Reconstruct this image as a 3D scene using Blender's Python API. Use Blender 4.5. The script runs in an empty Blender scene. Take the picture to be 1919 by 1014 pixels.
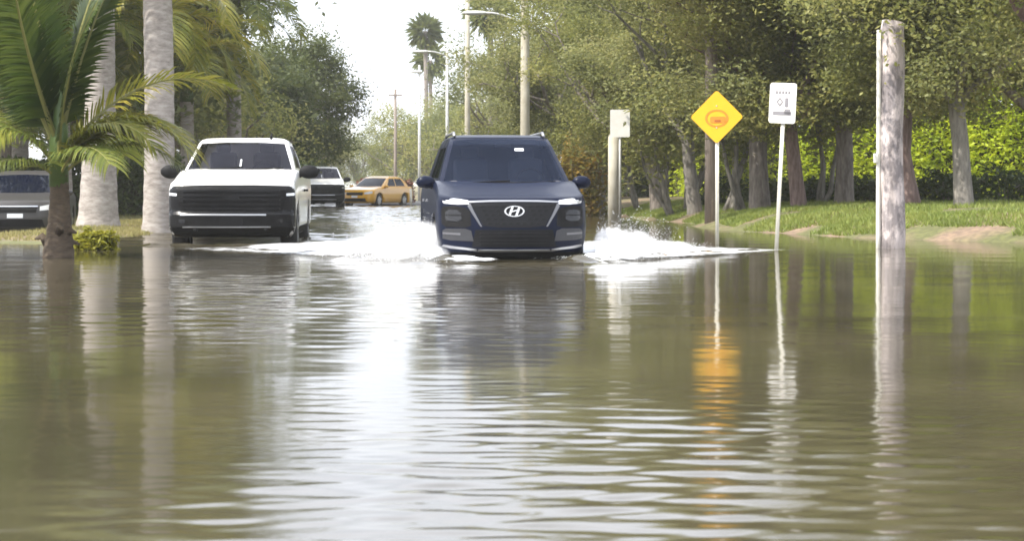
import bpy, bmesh, math, random
import numpy as np
from mathutils import Vector, Matrix

R = math.radians
rng = np.random.default_rng(7)
random.seed(7)
SC = bpy.context.scene
COL = SC.collection

# ---------------------------------------------------------------- camera
CAM_H = 0.90          # metres above the flood water (z = 0)
FPX = 3600.0          # focal length in pixels of the 1919 px wide photograph
cam_d = bpy.data.cameras.new("camera")
cam = bpy.data.objects.new("camera", cam_d)
COL.objects.link(cam)
cam.location = (0, 0, CAM_H)
cam.rotation_euler = (R(90), 0, 0)
cam_d.sensor_width = 36.0
cam_d.lens = 36.0 * FPX / 1919.0
cam_d.shift_y = -157.0 / 1919.0
cam_d.clip_start = 0.1
cam_d.clip_end = 9000
cam_d.dof.use_dof = True
cam_d.dof.focus_distance = 25.0
cam_d.dof.aperture_fstop = 6.5
SC.camera = cam

# ---------------------------------------------------------------- sky, sun, exposure
SUN_AZ, SUN_EL = R(-112), R(54)      # azimuth from +Y towards +X
world = bpy.data.worlds.new("World")
SC.world = world
world.use_nodes = True
wn = world.node_tree
bg = wn.nodes["Background"]
sky = wn.nodes.new("ShaderNodeTexSky")
sky.sky_type = 'NISHITA'
sky.sun_disc = False
sky.sun_elevation = SUN_EL
sky.sun_rotation = SUN_AZ
sky.dust_density = 4.0
sky.air_density = 1.2
cmix = wn.nodes.new("ShaderNodeMix")
cmix.data_type = 'RGBA'
cmix.inputs[0].default_value = 0.72          # thin bright cloud over the whole sky
wn.links.new(sky.outputs[0], cmix.inputs[6])
cmix.inputs[7].default_value = (10.6, 11.1, 12.4, 1)
ctc = wn.nodes.new("ShaderNodeTexCoord")
cmap = wn.nodes.new("ShaderNodeMapping"); cmap.inputs["Scale"].default_value = (1.0, 1.0, 2.6)
cnz = wn.nodes.new("ShaderNodeTexNoise"); cnz.inputs["Scale"].default_value = 2.4; cnz.inputs["Detail"].default_value = 7; cnz.inputs["Roughness"].default_value = 0.55
wn.links.new(ctc.outputs["Generated"], cmap.inputs[0]); wn.links.new(cmap.outputs[0], cnz.inputs["Vector"])
cmr = wn.nodes.new("ShaderNodeMapRange"); cmr.inputs[1].default_value = 0.32; cmr.inputs[2].default_value = 0.64; cmr.inputs[3].default_value = 0.42; cmr.inputs[4].default_value = 0.98
wn.links.new(cnz.outputs[0], cmr.inputs[0]); wn.links.new(cmr.outputs[0], cmix.inputs[0])
wn.links.new(cmix.outputs[2], bg.inputs[0])
bg.inputs[1].default_value = 0.15

sun_d = bpy.data.lights.new("sun", 'SUN')
sun_d.energy = 5.0
sun_d.angle = R(0.6)
sun_d.color = (1.0, 0.955, 0.87)
sun = bpy.data.objects.new("sun", sun_d)
COL.objects.link(sun)
sdir = Vector((math.sin(SUN_AZ) * math.cos(SUN_EL), math.cos(SUN_AZ) * math.cos(SUN_EL), math.sin(SUN_EL)))
sun.rotation_euler = sdir.to_track_quat('Z', 'Y').to_euler()
sun.location = sdir * 60

SC.view_settings.view_transform = 'Standard'
SC.view_settings.look = 'None'
SC.view_settings.exposure = 0.58
SC.view_settings.gamma = 1.0
SC.view_settings.use_curve_mapping = False
SC.render.engine = 'CYCLES'
SC.cycles.use_denoising = True
SC.cycles.max_bounces = 8
SC.cycles.transparent_max_bounces = 24
SC.cycles.volume_bounces = 3
SC.cycles.filter_width = 1.7

# ---------------------------------------------------------------- helpers
def tag(o, label=None, cat=None, group=None, kind=None):
    if label: o["label"] = label
    if cat: o["category"] = cat
    if group: o["group"] = group
    if kind: o["kind"] = kind
    return o

def empty(name, loc=(0, 0, 0), rz=0.0, label=None, cat=None, group=None, kind=None):
    o = bpy.data.objects.new(name, None)
    o.empty_display_size = 0.2
    COL.objects.link(o)
    o.location = loc
    o.rotation_euler = (0, 0, rz)
    return tag(o, label, cat, group, kind)

def mesh_data(name, V, F, smooth=True, mats=(), fm=None):
    me = bpy.data.meshes.new(name)
    if isinstance(F, np.ndarray):
        V = np.asarray(V, dtype=np.float32)
        n, k = F.shape
        me.vertices.add(len(V)); me.vertices.foreach_set("co", V.ravel())
        me.loops.add(n * k); me.loops.foreach_set("vertex_index", F.astype(np.int32).ravel())
        me.polygons.add(n)
        me.polygons.foreach_set("loop_start", np.arange(0, n * k, k, dtype=np.int32))
        me.update(calc_edges=True)
    else:
        me.from_pydata([tuple(map(float, v)) for v in V], [], [list(map(int, f)) for f in F])
        me.update()
    if smooth:
        me.polygons.foreach_set("use_smooth", np.ones(len(me.polygons), dtype=bool))
    for m in mats: me.materials.append(m)
    if fm is not None:
        me.polygons.foreach_set("material_index", np.asarray(fm, dtype=np.int32))
    me.validate()
    return me

def link(name, me, parent=None, loc=None, rot=None, scale=None):
    o = bpy.data.objects.new(name, me)
    COL.objects.link(o)
    if parent is not None: o.parent = parent
    if loc is not None: o.location = loc
    if rot is not None: o.rotation_euler = rot
    if scale is not None: o.scale = scale
    return o

def mk(name, V, F, mat, parent=None, smooth=True):
    return link(name, mesh_data(name, V, F, smooth, (mat,) if mat else ()), parent)

class MB:
    """collects shapes into one mesh"""
    def __init__(s): s.V = []; s.F = []
    def add(s, V, F):
        b = len(s.V)
        s.V.extend([tuple(v) for v in V]); s.F.extend([[i + b for i in f] for f in F]); return s
    def box(s, c, h, rot=None):
        P = [Vector((sx * h[0], sy * h[1], sz * h[2])) for sx in (-1, 1) for sy in (-1, 1) for sz in (-1, 1)]
        if rot is not None: P = [rot @ p for p in P]
        P = [p + Vector(c) for p in P]
        return s.add(P, [(0, 1, 3, 2), (4, 6, 7, 5), (0, 4, 5, 1), (2, 3, 7, 6), (0, 2, 6, 4), (1, 5, 7, 3)])
    def tube(s, pts, rad, n=8, cap=True):
        V, F = tube(pts, rad, n, cap)
        return s.add(V, F)
    def ell(s, c, r, nu=12, nv=8):
        V = []; F = []
        for j in range(nv + 1):
            ph = math.pi * j / nv
            for i in range(nu):
                th = 2 * math.pi * i / nu
                V.append((c[0] + r[0] * math.sin(ph) * math.cos(th), c[1] + r[1] * math.sin(ph) * math.sin(th), c[2] + r[2] * math.cos(ph)))
        for j in range(nv):
            for i in range(nu):
                F.append((j * nu + i, (j + 1) * nu + i, (j + 1) * nu + (i + 1) % nu, j * nu + (i + 1) % nu))
        return s.add(V, F)
    def build(s, name, mat, parent=None, smooth=False, bevel=0.0):
        o = mk(name, s.V, s.F, mat, parent, smooth)
        if bevel:
            bm = bmesh.new(); bm.from_mesh(o.data)
            bmesh.ops.bevel(bm, geom=list(bm.edges), offset=bevel, segments=2, affect='EDGES', profile=0.5)
            bm.to_mesh(o.data); bm.free()
            o.data.polygons.foreach_set("use_smooth", np.ones(len(o.data.polygons), dtype=bool))
        return o

def tube(pts, rad, n=8, cap=True):
    pts = [Vector(p) for p in pts]
    V = []; F = []
    m = len(pts)
    t0 = (pts[1] - pts[0]).normalized()
    u = t0.orthogonal().normalized()
    for i in range(m):
        t = (pts[min(i + 1, m - 1)] - pts[max(i - 1, 0)]).normalized()
        u = (u - t * u.dot(t)).normalized()
        w = t.cross(u)
        r = rad[i] if hasattr(rad, '__len__') else rad
        for k in range(n):
            a = 2 * math.pi * k / n
            V.append(pts[i] + (u * math.cos(a) + w * math.sin(a)) * r)
    for i in range(m - 1):
        for k in range(n):
            F.append((i * n + k, i * n + (k + 1) % n, (i + 1) * n + (k + 1) % n, (i + 1) * n + k))
    if cap:
        F.append(tuple(range(n - 1, -1, -1)))
        F.append(tuple((m - 1) * n + k for k in range(n)))
    return V, F

def sstep(a, b, x):
    t = np.clip((np.asarray(x, dtype=float) - a) / (b - a), 0, 1)
    return t * t * (3 - 2 * t)

# ---------------------------------------------------------------- materials
def new_mat(name):
    m = bpy.data.materials.new(name); m.use_nodes = True
    nt = m.node_tree
    return m, nt, nt.nodes["Principled BSDF"]

def plain(name, col, rough=0.5, metal=0.0, coat=0.0, spec=0.5, grime=0.0, gscale=6.0):
    m, nt, b = new_mat(name)
    b.inputs["Roughness"].default_value = rough
    b.inputs["Metallic"].default_value = metal
    b.inputs["Coat Weight"].default_value = coat
    b.inputs["Coat Roughness"].default_value = 0.06
    b.inputs["Specular IOR Level"].default_value = spec
    if grime > 0:
        tc = nt.nodes.new("ShaderNodeTexCoord")
        nz = nt.nodes.new("ShaderNodeTexNoise"); nz.inputs["Scale"].default_value = gscale
        nz.inputs["Detail"].default_value = 6
        nt.links.new(tc.outputs["Object"], nz.inputs["Vector"])
        rp = nt.nodes.new("ShaderNodeValToRGB")
        k = 1 - grime
        rp.color_ramp.elements[0].position = 0.3; rp.color_ramp.elements[1].position = 0.72
        rp.color_ramp.elements[0].color = (col[0] * k, col[1] * k * 0.97, col[2] * k * 0.9, 1)
        rp.color_ramp.elements[1].color = (*col, 1)
        nt.links.new(nz.outputs[0], rp.inputs[0]); nt.links.new(rp.outputs[0], b.inputs["Base Color"])
        mr = nt.nodes.new("ShaderNodeMapRange")
        mr.inputs[3].default_value = min(1, rough + 0.2); mr.inputs[4].default_value = max(0.02, rough - 0.05)
        nt.links.new(nz.outputs[0], mr.inputs[0]); nt.links.new(mr.outputs[0], b.inputs["Roughness"])
    else:
        b.inputs["Base Color"].default_value = (*col, 1)
    return m

def leaf_mat(name, cols, trans=0.35, rough=0.55, nscale=0.35):
    m, nt, b = new_mat(name)
    geo = nt.nodes.new("ShaderNodeNewGeometry")
    nz = nt.nodes.new("ShaderNodeTexNoise"); nz.inputs["Scale"].default_value = nscale; nz.inputs["Detail"].default_value = 3
    nt.links.new(geo.outputs["Position"], nz.inputs["Vector"])
    ma = nt.nodes.new("ShaderNodeMath"); ma.operation = 'MULTIPLY_ADD'
    ma.inputs[1].default_value = 0.55
    nt.links.new(geo.outputs["Random Per Island"], ma.inputs[0])
    ms = nt.nodes.new("ShaderNodeMath"); ms.operation = 'MULTIPLY_ADD'; ms.inputs[1].default_value = 1.5; ms.inputs[2].default_value = -0.52
    nt.links.new(nz.outputs[0], ms.inputs[0]); nt.links.new(ms.outputs[0], ma.inputs[2])
    rp = nt.nodes.new("ShaderNodeValToRGB")
    els = rp.color_ramp.elements
    while len(els) < len(cols): els.new(0.5)
    for i, c in enumerate(cols):
        els[i].position = i / (len(cols) - 1); els[i].color = (*c, 1)
    nt.links.new(ma.outputs[0], rp.inputs[0])
    nt.links.new(rp.outputs[0], b.inputs["Base Color"])
    b.inputs["Roughness"].default_value = rough
    b.inputs["Specular IOR Level"].default_value = 0.35
    tr = nt.nodes.new("ShaderNodeBsdfTranslucent")
    hs = nt.nodes.new("ShaderNodeHueSaturation"); hs.inputs["Value"].default_value = 1.25; hs.inputs["Hue"].default_value = 0.485
    nt.links.new(rp.outputs[0], hs.inputs["Color"]); nt.links.new(hs.outputs[0], tr.inputs[0])
    mx = nt.nodes.new("ShaderNodeMixShader"); mx.inputs[0].default_value = trans
    nt.links.new(b.outputs[0], mx.inputs[1]); nt.links.new(tr.outputs[0], mx.inputs[2])
    nt.links.new(mx.outputs[0], nt.nodes["Material Output"].inputs[0])
    return m

def bark_mat(name, c1, c2, scale=(9, 9, 2.0), bump=0.5, c3=None):
    m, nt, b = new_mat(name)
    tc = nt.nodes.new("ShaderNodeTexCoord")
    mp = nt.nodes.new("ShaderNodeMapping"); mp.inputs["Scale"].default_value = scale
    nt.links.new(tc.outputs["Object"], mp.inputs[0])
    nz = nt.nodes.new("ShaderNodeTexNoise"); nz.inputs["Scale"].default_value = 1.6; nz.inputs["Detail"].default_value = 8
    nz.inputs["Roughness"].default_value = 0.65
    nt.links.new(mp.outputs[0], nz.inputs["Vector"])
    rp = nt.nodes.new("ShaderNodeValToRGB")
    rp.color_ramp.elements[0].position = 0.32; rp.color_ramp.elements[0].color = (*c1, 1)
    rp.color_ramp.elements[1].position = 0.66; rp.color_ramp.elements[1].color = (*c2, 1)
    if c3:
        e = rp.color_ramp.elements.new(0.8); e.color = (*c3, 1)
    nt.links.new(nz.outputs[0], rp.inputs[0]); nt.links.new(rp.outputs[0], b.inputs["Base Color"])
    b.inputs["Roughness"].default_value = 0.85
    bp = nt.nodes.new("ShaderNodeBump"); bp.inputs["Strength"].default_value = bump; bp.inputs["Distance"].default_value = 0.04
    nt.links.new(nz.outputs[0], bp.inputs["Height"]); nt.links.new(bp.outputs[0], b.inputs["Normal"])
    return m

M = {}
M['oak_leaf'] = leaf_mat("oak_leaf", [(.078, .092, .028), (.155, .175, .058), (.25, .26, .09), (.36, .34, .14)], 0.48)
M['oak_leaf_b'] = leaf_mat("oak_leaf_b", [(.088, .108, .028), (.178, .20, .055), (.275, .28, .08), (.37, .345, .12)], 0.48)
M['far_leaf'] = leaf_mat("far_leaf", [(.075, .096, .034), (.15, .175, .062), (.25, .26, .095)], 0.45)
M['dark_leaf'] = leaf_mat("dark_leaf", [(.04, .06, .016), (.085, .11, .03), (.15, .17, .05)], 0.4)
M['hedge_leaf'] = leaf_mat("hedge_leaf", [(.20, .28, .015), (.40, .50, .03), (.56, .62, .05)], 0.45, nscale=1.1)
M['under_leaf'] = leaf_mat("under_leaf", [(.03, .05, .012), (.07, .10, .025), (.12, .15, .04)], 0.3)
M['yellow_leaf'] = leaf_mat("yellow_leaf", [(.14, .15, .015), (.27, .27, .025), (.38, .33, .04)], 0.4, nscale=2)
M['croton_leaf'] = leaf_mat("croton_leaf", [(.08, .09, .015), (.25, .20, .03), (.38, .22, .05)], 0.4, nscale=1.5)
M['red_leaf'] = leaf_mat("red_leaf", [(.05, .02, .014), (.14, .05, .03), (.24, .10, .06)], 0.3, nscale=1.2)
M['palm_leaf'] = leaf_mat("palm_leaf", [(.07, .10, .018), (.15, .19, .035), (.28, .29, .06)], 0.45, rough=0.4, nscale=0.8)
M['palm_leaf_yellow'] = leaf_mat("palm_leaf_yellow", [(.10, .13, .015), (.22, .23, .03), (.40, .34, .06)], 0.5, rough=0.4, nscale=0.8)
M['palm_leaf_dark'] = leaf_mat("palm_leaf_dark", [(.03, .055, .012), (.06, .09, .018), (.11, .14, .03)], 0.4, rough=0.4, nscale=0.8)
M['rachis'] = plain("rachis", (.24, .23, .07), 0.5)
M['crownshaft'] = plain("crownshaft", (.10, .16, .04), 0.4, grime=0.3)
M['oak_bark'] = bark_mat("oak_bark", (.09, .074, .062), (.25, .215, .185), c3=(.38, .34, .30))
M['pale_bark'] = bark_mat("pale_bark", (.11, .10, .082), (.27, .245, .21), c3=(.40, .37, .32))
M['red_bark'] = bark_mat("red_bark", (.11, .07, .06), (.27, .19, .165), c3=(.36, .29, .26))
M['royal_bark'] = bark_mat("royal_bark", (.20, .17, .15), (.42, .38, .34), scale=(3, 3, 8), bump=0.15)
M['coco_bark'] = bark_mat("coco_bark", (.05, .034, .022), (.125, .09, .058), scale=(4, 4, 12), bump=0.6)
M['wood_pole'] = bark_mat("wood_pole", (.13, .115, .11), (.29, .262, .255), scale=(9, 9, 1.1), bump=0.35, c3=(.48, .44, .42))
nt = M['wood_pole'].node_tree; b = nt.nodes["Principled BSDF"]  # second noise: dappled leaf shade painted into the pole's colour as slanted patches
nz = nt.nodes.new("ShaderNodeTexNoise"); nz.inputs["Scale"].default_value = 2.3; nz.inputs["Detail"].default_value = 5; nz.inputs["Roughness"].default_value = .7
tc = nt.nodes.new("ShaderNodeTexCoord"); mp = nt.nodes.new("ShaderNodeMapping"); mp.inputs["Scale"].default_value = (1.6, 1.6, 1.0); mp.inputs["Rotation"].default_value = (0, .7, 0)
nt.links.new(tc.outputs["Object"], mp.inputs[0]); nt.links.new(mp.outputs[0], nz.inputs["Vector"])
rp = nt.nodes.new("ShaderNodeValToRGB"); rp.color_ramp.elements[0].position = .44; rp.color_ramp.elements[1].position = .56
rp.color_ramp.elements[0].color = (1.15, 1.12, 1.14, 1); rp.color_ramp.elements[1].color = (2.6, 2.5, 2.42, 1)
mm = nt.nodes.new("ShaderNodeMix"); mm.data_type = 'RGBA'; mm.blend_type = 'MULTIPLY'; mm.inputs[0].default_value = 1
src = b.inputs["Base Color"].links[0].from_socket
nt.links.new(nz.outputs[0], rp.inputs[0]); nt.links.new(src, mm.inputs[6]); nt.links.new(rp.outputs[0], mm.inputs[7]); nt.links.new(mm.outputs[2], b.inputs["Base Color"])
M['brown_pole'] = bark_mat("brown_pole", (.14, .11, .09), (.27, .22, .18), scale=(14, 14, 0.9), bump=0.3)
M['concrete_pole'] = plain("concrete_pole", (.46, .43, .35), 0.8, grime=0.25, gscale=3)
M['galv'] = plain("galv", (.55, .55, .53), 0.45, metal=0.6, grime=0.25, gscale=9)
M['white_post'] = plain("white_post", (.72, .70, .62), 0.6, grime=0.15)
M['sign_white'] = plain("sign_white", (.80, .79, .75), 0.45, grime=0.08, gscale=5)
M['sign_yellow'] = plain("sign_yellow", (.80, .43, .006), 0.45, grime=0.06, gscale=5)
M['sign_orange'] = plain("sign_orange", (.62, .22, .012), 0.5)
M['sign_rust'] = plain("sign_rust", (.36, .10, .01), 0.5)
M['sign_grey'] = plain("sign_grey", (.22, .21, .22), 0.5)
M['sign_back'] = plain("sign_back", (.35, .35, .34), 0.5, metal=0.3)
M['pvc'] = plain("pvc", (.82, .80, .72), 0.5, grime=0.12)
M['suv_paint'] = plain("suv_paint", (.005, .008, .022), 0.34, metal=0.0, coat=0.07, spec=0.08)
M['white_paint'] = plain("white_paint", (.78, .78, .77), 0.35, coat=0.8, grime=0.04, gscale=3)
M['grey_paint'] = plain("grey_paint", (.05, .047, .046), 0.4, metal=0.0, coat=0.25, spec=0.3)
M['yellow_paint'] = plain("yellow_paint", (.75, .38, .02), 0.4, coat=0.7)
M['glass'] = plain("glass", (.003, .005, .014), 0.03, spec=0.10)
M['interior'] = plain("interior", (.02, .02, .022), 0.9, spec=0.1)
M['interior_grey'] = plain("interior_grey", (.10, .10, .11), 0.85, spec=0.2)
def window_glass(name, tint, gl):
    m = bpy.data.materials.new(name); m.use_nodes = True; nt = m.node_tree; nt.nodes.clear()
    out = nt.nodes.new("ShaderNodeOutputMaterial"); tr = nt.nodes.new("ShaderNodeBsdfTransparent"); tr.inputs[0].default_value = (*tint, 1)
    g_ = nt.nodes.new("ShaderNodeBsdfGlossy"); g_.inputs["Color"].default_value = (*gl, 1); g_.inputs["Roughness"].default_value = .02
    fr = nt.nodes.new("ShaderNodeFresnel"); fr.inputs[0].default_value = 1.5
    mx = nt.nodes.new("ShaderNodeMixShader"); nt.links.new(fr.outputs[0], mx.inputs[0]); nt.links.new(tr.outputs[0], mx.inputs[1]); nt.links.new(g_.outputs[0], mx.inputs[2])
    nt.links.new(mx.outputs[0], out.inputs[0]); return m
M['suv_glass'] = window_glass("suv_glass", (.34, .38, .46), (.28, .34, .50))
M['truck_glass'] = window_glass("truck_glass", (.40, .40, .42), (.34, .34, .40))
M['black_plastic'] = plain("black_plastic", (.011, .011, .012), 0.55, spec=0.15, grime=0.25, gscale=8)
M['gloss_black'] = plain("gloss_black", (.008, .008, .009), 0.3, coat=0.0, spec=0.2)
M['chrome'] = plain("chrome", (.72, .72, .72), 0.16, metal=1.0)
M['dim_chrome'] = plain("dim_chrome", (.17, .17, .175), 0.35, metal=0.8)
M['grey_trim'] = plain("grey_trim", (.035, .035, .038), 0.4, spec=0.4)
M['satin'] = plain("satin", (.36, .36, .37), 0.34, metal=0.85)
M['lens'] = plain("lens", (.62, .63, .62), 0.12, coat=0.6)
M['smoke_lens'] = plain("smoke_lens", (.020, .020, .022), 0.15, coat=0.2, spec=0.3)
M['drl'] = plain("drl", (.80, .80, .80), 0.12, metal=0.55, coat=0.5)
M['rubber'] = plain("rubber", (.022, .021, .020), 0.8, grime=0.3)
M['rim'] = plain("rim", (.38, .38, .39), 0.3, metal=0.9)
M['paper'] = plain("paper", (.75, .77, .78), 0.5)
M['lamp_head'] = plain("lamp_head", (.62, .62, .58), 0.5)
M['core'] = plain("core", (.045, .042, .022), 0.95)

# ---------------------------------------------------------------- the place: plan of road, banks and flood
def road_x(Y):
    Y = np.asarray(Y, dtype=float)
    return -2.0 - 0.061 * (Y - 24) - 0.0006 * np.maximum(Y - 60, 0) ** 2

_ey = np.array([-60, 0, 20, 25, 27, 31, 34, 38, 47, 56], dtype=float)
_ex = np.array([40, 32, 25, 19, 15, 8.3, 6.1, 4.65, 4.1, 3.55])
def edge_r(Y):
    Y = np.asarray(Y, dtype=float)
    return np.where(Y < 56, np.interp(Y, _ey, _ex), road_x(Y) + 7.45)

def lump(X, Y, s=1.0):
    return (np.sin(X * 1.3 * s + 1.7 * np.sin(Y * .7 * s)) + np.sin(Y * 1.1 * s + 1.3 * np.sin(X * .9 * s + 2))) * .5

def ground_z(X, Y):
    X = np.asarray(X, dtype=float); Y = np.asarray(Y, dtype=float)
    u = X - road_x(Y)
    base = -0.26 + 0.27 * sstep(84, 99, Y)
    dr = (X - edge_r(Y)) * 0.85 + 0.25 * lump(X, Y, .6)
    zr = np.where(dr > 0, 0.50 * (1 - np.exp(-dr / 1.15)) + 0.012 * np.clip(dr, 0, 60), 0.26 * (np.exp(np.minimum(dr, 0) / 1.2) - 1))
    dl = np.maximum(np.minimum(np.minimum(-4.1 - u, 6.9 + u), (Y - 30.5) * 0.6), np.minimum(-4.1 - u, (Y - 46.5) * .5)) + 0.2 * lump(X, Y, .8)
    zl = np.where(dl > 0, 0.11 * (1 - np.exp(-dl / 1.6)) + 0.008 * np.clip(dl, 0, 60), 0.26 * (np.exp(np.minimum(dl, 0) / .9) - 1))
    z = np.maximum(np.maximum(zr, zl), base)
    return z + 0.018 * lump(X, Y, 2.1) * (np.abs(u) > 4)

def at(px, py, Y):
    """a pixel of the photograph at depth Y -> world point"""
    return Vector(((px - 959.5) * Y / FPX, Y, CAM_H - (py - 350.0) * Y / FPX))

def on_ground(px, Y):
    X = (px - 959.5) * Y / FPX
    return Vector((X, Y, float(ground_z(X, Y))))

def grid_faces(nr, nc):
    i = np.arange(nr - 1)[:, None] * nc + np.arange(nc - 1)[None, :]
    i = i.ravel()
    return np.stack([i, i + 1, i + nc + 1, i + nc], axis=1)

# ground sheet to the horizon
gx = np.concatenate([[-4000, -1500, -600, -250, -120], np.arange(-70, -20, 3.0), np.arange(-20, 26, 0.35), np.arange(26, 80, 3.0), [120, 250, 600, 1500, 4000]])
gy = np.concatenate([[-1500, -500, -150, -60], np.arange(-30, 20, 2.0), np.arange(20, 70, 0.4), np.arange(70, 130, 1.0), np.arange(130, 300, 8.0), [350, 500, 900, 2000, 5000]])
GX, GY = np.meshgrid(gx, gy)
GZ = ground_z(np.clip(GX, -150, 150), np.clip(GY, -60, 400))
m, nt, b = new_mat("ground_soil")
geo = nt.nodes.new("ShaderNodeNewGeometry")
n1 = nt.nodes.new("ShaderNodeTexNoise"); n1.inputs["Scale"].default_value = 0.55; n1.inputs["Detail"].default_value = 5
n2 = nt.nodes.new("ShaderNodeTexNoise"); n2.inputs["Scale"].default_value = 9; n2.inputs["Detail"].default_value = 6
nt.links.new(geo.outputs["Position"], n1.inputs["Vector"]); nt.links.new(geo.outputs["Position"], n2.inputs["Vector"])
r1 = nt.nodes.new("ShaderNodeValToRGB")
for e, (p, c) in zip(r1.color_ramp.elements, ((0.46, (.125, .13, .05)), (0.60, (.23, .165, .12)))): e.position = p; e.color = (*c, 1)
r2 = nt.nodes.new("ShaderNodeValToRGB")
for e, (p, c) in zip(r2.color_ramp.elements, ((0.3, (.6, .6, .6)), (0.7, (1.15, 1.12, 1.0)))): e.position = p; e.color = (*c, 1)
mm = nt.nodes.new("ShaderNodeMix"); mm.data_type = 'RGBA'; mm.blend_type = 'MULTIPLY'; mm.inputs[0].default_value = 1
nt.links.new(n1.outputs[0], r1.inputs[0]); nt.links.new(n2.outputs[0], r2.inputs[0])
nt.links.new(r1.outputs[0], mm.inputs[6]); nt.links.new(r2.outputs[0], mm.inputs[7]); nt.links.new(mm.outputs[2], b.inputs["Base Color"])
b.inputs["Roughness"].default_value = 0.95
bp = nt.nodes.new("ShaderNodeBump"); bp.inputs["Distance"].default_value = 0.03; nt.links.new(n2.outputs[0], bp.inputs["Height"]); nt.links.new(bp.outputs[0], b.inputs["Normal"])
o = mk("ground", np.stack([GX.ravel(), GY.ravel(), GZ.ravel()], 1), grid_faces(len(gy), len(gx)), m)
tag(o, kind="structure")

# road sheet under the flood, coming out of the water far down the street
ry = np.concatenate([np.arange(-30, 84, 2.0), np.arange(84, 110, .5), np.arange(110, 220, 2.0)])
ru = np.linspace(-3.7, 3.7, 9)
RU, RY = np.meshgrid(ru, ry)
RX = road_x(RY) + RU
RZ = -0.20 + 0.27 * sstep(84, 99, RY) + 0.03 * (1 - (RU / 3.7) ** 2)
M['asphalt'] = plain("asphalt", (.055, .055, .056), 0.7, grime=0.35, gscale=2.0)
o = mk("road", np.stack([RX.ravel(), RY.ravel(), RZ.ravel()], 1), grid_faces(len(ry), len(ru)), M['asphalt'])
tag(o, kind="structure")

# ---------------------------------------------------------------- flood water with real waves
SUV_X, SUV_Y, SUV_ROT = 0.03, 23.6, R(5.4)
TRK_X, TRK_Y, TRK_ROT = -4.42, 30.2, R(3.4)
wy = np.concatenate([[-60, -30, -12, -4, 0, 1.5], np.arange(2.6, 9, 0.021), np.arange(9, 14, 0.034), np.arange(14, 34, 0.06), np.arange(34, 98, 0.11), np.arange(98, 140, 3.0)])
wx = np.concatenate([-np.geomspace(80, 13, 24), np.arange(-12.5, -6, 0.13), np.arange(-6, -2.6, 0.08), np.arange(-2.6, 3.2, 0.045), np.arange(3.2, 6.01, 0.08), np.arange(6.2, 10, 0.25), np.geomspace(10.3, 80, 24)])
WX, WY = np.meshgrid(wx, wy)

def waves(lams, slope, ang0, spread, seed, X, Y):
    g = np.random.default_rng(seed)
    H = np.zeros_like(X)
    n = len(lams)
    for l in lams:
        a = ang0 + g.normal(0, spread)
        k = 2 * math.pi / l
        ph = g.uniform(0, 6.28)
        amp = slope * math.sqrt(2.0 / n) / k
        H += amp * np.sin(k * (X * math.sin(a) + Y * math.cos(a)) + ph + 0.9 * np.sin(0.55 * X + 0.35 * Y + g.uniform(0, 6.28)))
    return H

g = np.random.default_rng(3)
lam1 = np.concatenate([g.uniform(0.09, 0.18, 9), g.uniform(0.18, 0.30, 9)])
F1 = waves(lam1, 1.0, R(5), 0.30, 11, WX, WY)
patch1 = 0.55 + 0.45 * lump(WX * 0.9, WY * .55, 1.0)
left_calm = 0.14 + 0.86 * sstep(-1.5, -0.35, WX + 0.02 * WY)
right_calm = 1 - 0.45 * sstep(0.9, 2.6, WX - (WY - 5) * -0.1)
env1 = sstep(12.5, 6.6, WY) if False else (1 - sstep(5.6, 10.2, WY))
H = 0.100 * F1 * env1 * patch1 * left_calm * right_calm
H += 0.0045 * waves(g.uniform(0.12, 0.32, 12), 1.0, R(0), 0.7, 21, WX, WY) * sstep(2, 5, WY)
H += 0.0030 * waves(g.uniform(0.7, 1.7, 6), 1.0, R(10), 0.6, 22, WX, WY)
lane = np.exp(-((WX + 1.7) / 2.3) ** 2) * sstep(9, 13, WY) * (1 - sstep(25, 29, WY))
H += 0.034 * lane * waves(g.uniform(0.16, 0.5, 14), 1.0, R(0), 0.6, 24, WX, WY) * (0.65 + 0.35 * lump(WX * .6, WY * .4))
WU = WX - road_x(WY)
chop = sstep(27, 37, WY) * (1 - sstep(3.6, 5.4, np.abs(WU))) * (1 - sstep(90, 95, WY))
H += 0.15 * chop * waves(g.uniform(0.32, 1.0, 12), 1.0, R(0), 0.8, 23, WX, WY) * (0.6 + 0.4 * lump(WX * .5, WY * .23))
# wakes: ridges running back from the bow of the dark car and from the truck
def seg_dist(X, Y, p, q):
    d = np.array(q) - np.array(p); L = np.hypot(*d); d = d / L
    s = (X - p[0]) * d[0] + (Y - p[1]) * d[1]
    t = (X - p[0]) * -d[1] + (Y - p[1]) * d[0]
    return s, t, L
def ridge(p, q, h0, h1, w0, w1):
    s, t, L = seg_dist(WX, WY, p, q)
    k = np.clip(s / L, 0, 1)
    h = h0 + (h1 - h0) * k
    w = w0 + (w1 - w0) * k
    return h * np.exp(-(t / w) ** 2) * sstep(-0.4, 0.1, s) * (1 - sstep(L - 1.0, L + .3, s)) * (1 + .25 * np.sin(s * 9 + 3 * np.sin(s * 2.3)) + .15 * np.sin(s * 23))
H += ridge((0.75, 22.7), (3.7, 27.2), .075, .028, .22, .16)
H += ridge((-0.75, 22.8), (-4.4, 28.0), .070, .020, .24, .22)
H += ridge((1.0, 24.0), (3.0, 31.0), .06, .02, .3, .3)
H += ridge((-1.2, 22.4), (1.6, 22.2), .020, .018, .14, .12)
H += ridge((-5.6, 29.4), (-3.1, 29.3), .030, .028, .16, .14)
H += ridge((-3.2, 29.8), (-1.4, 33.0), .04, .02, .25, .2)
H += 0.03 * waves(g.uniform(0.25, 0.6, 8), 1.0, R(0), 0.8, 33, WX, WY) * np.exp(-(((WX + .9) / 3.2) ** 2 + ((WY - 25.5) / 3.2) ** 2))
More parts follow.
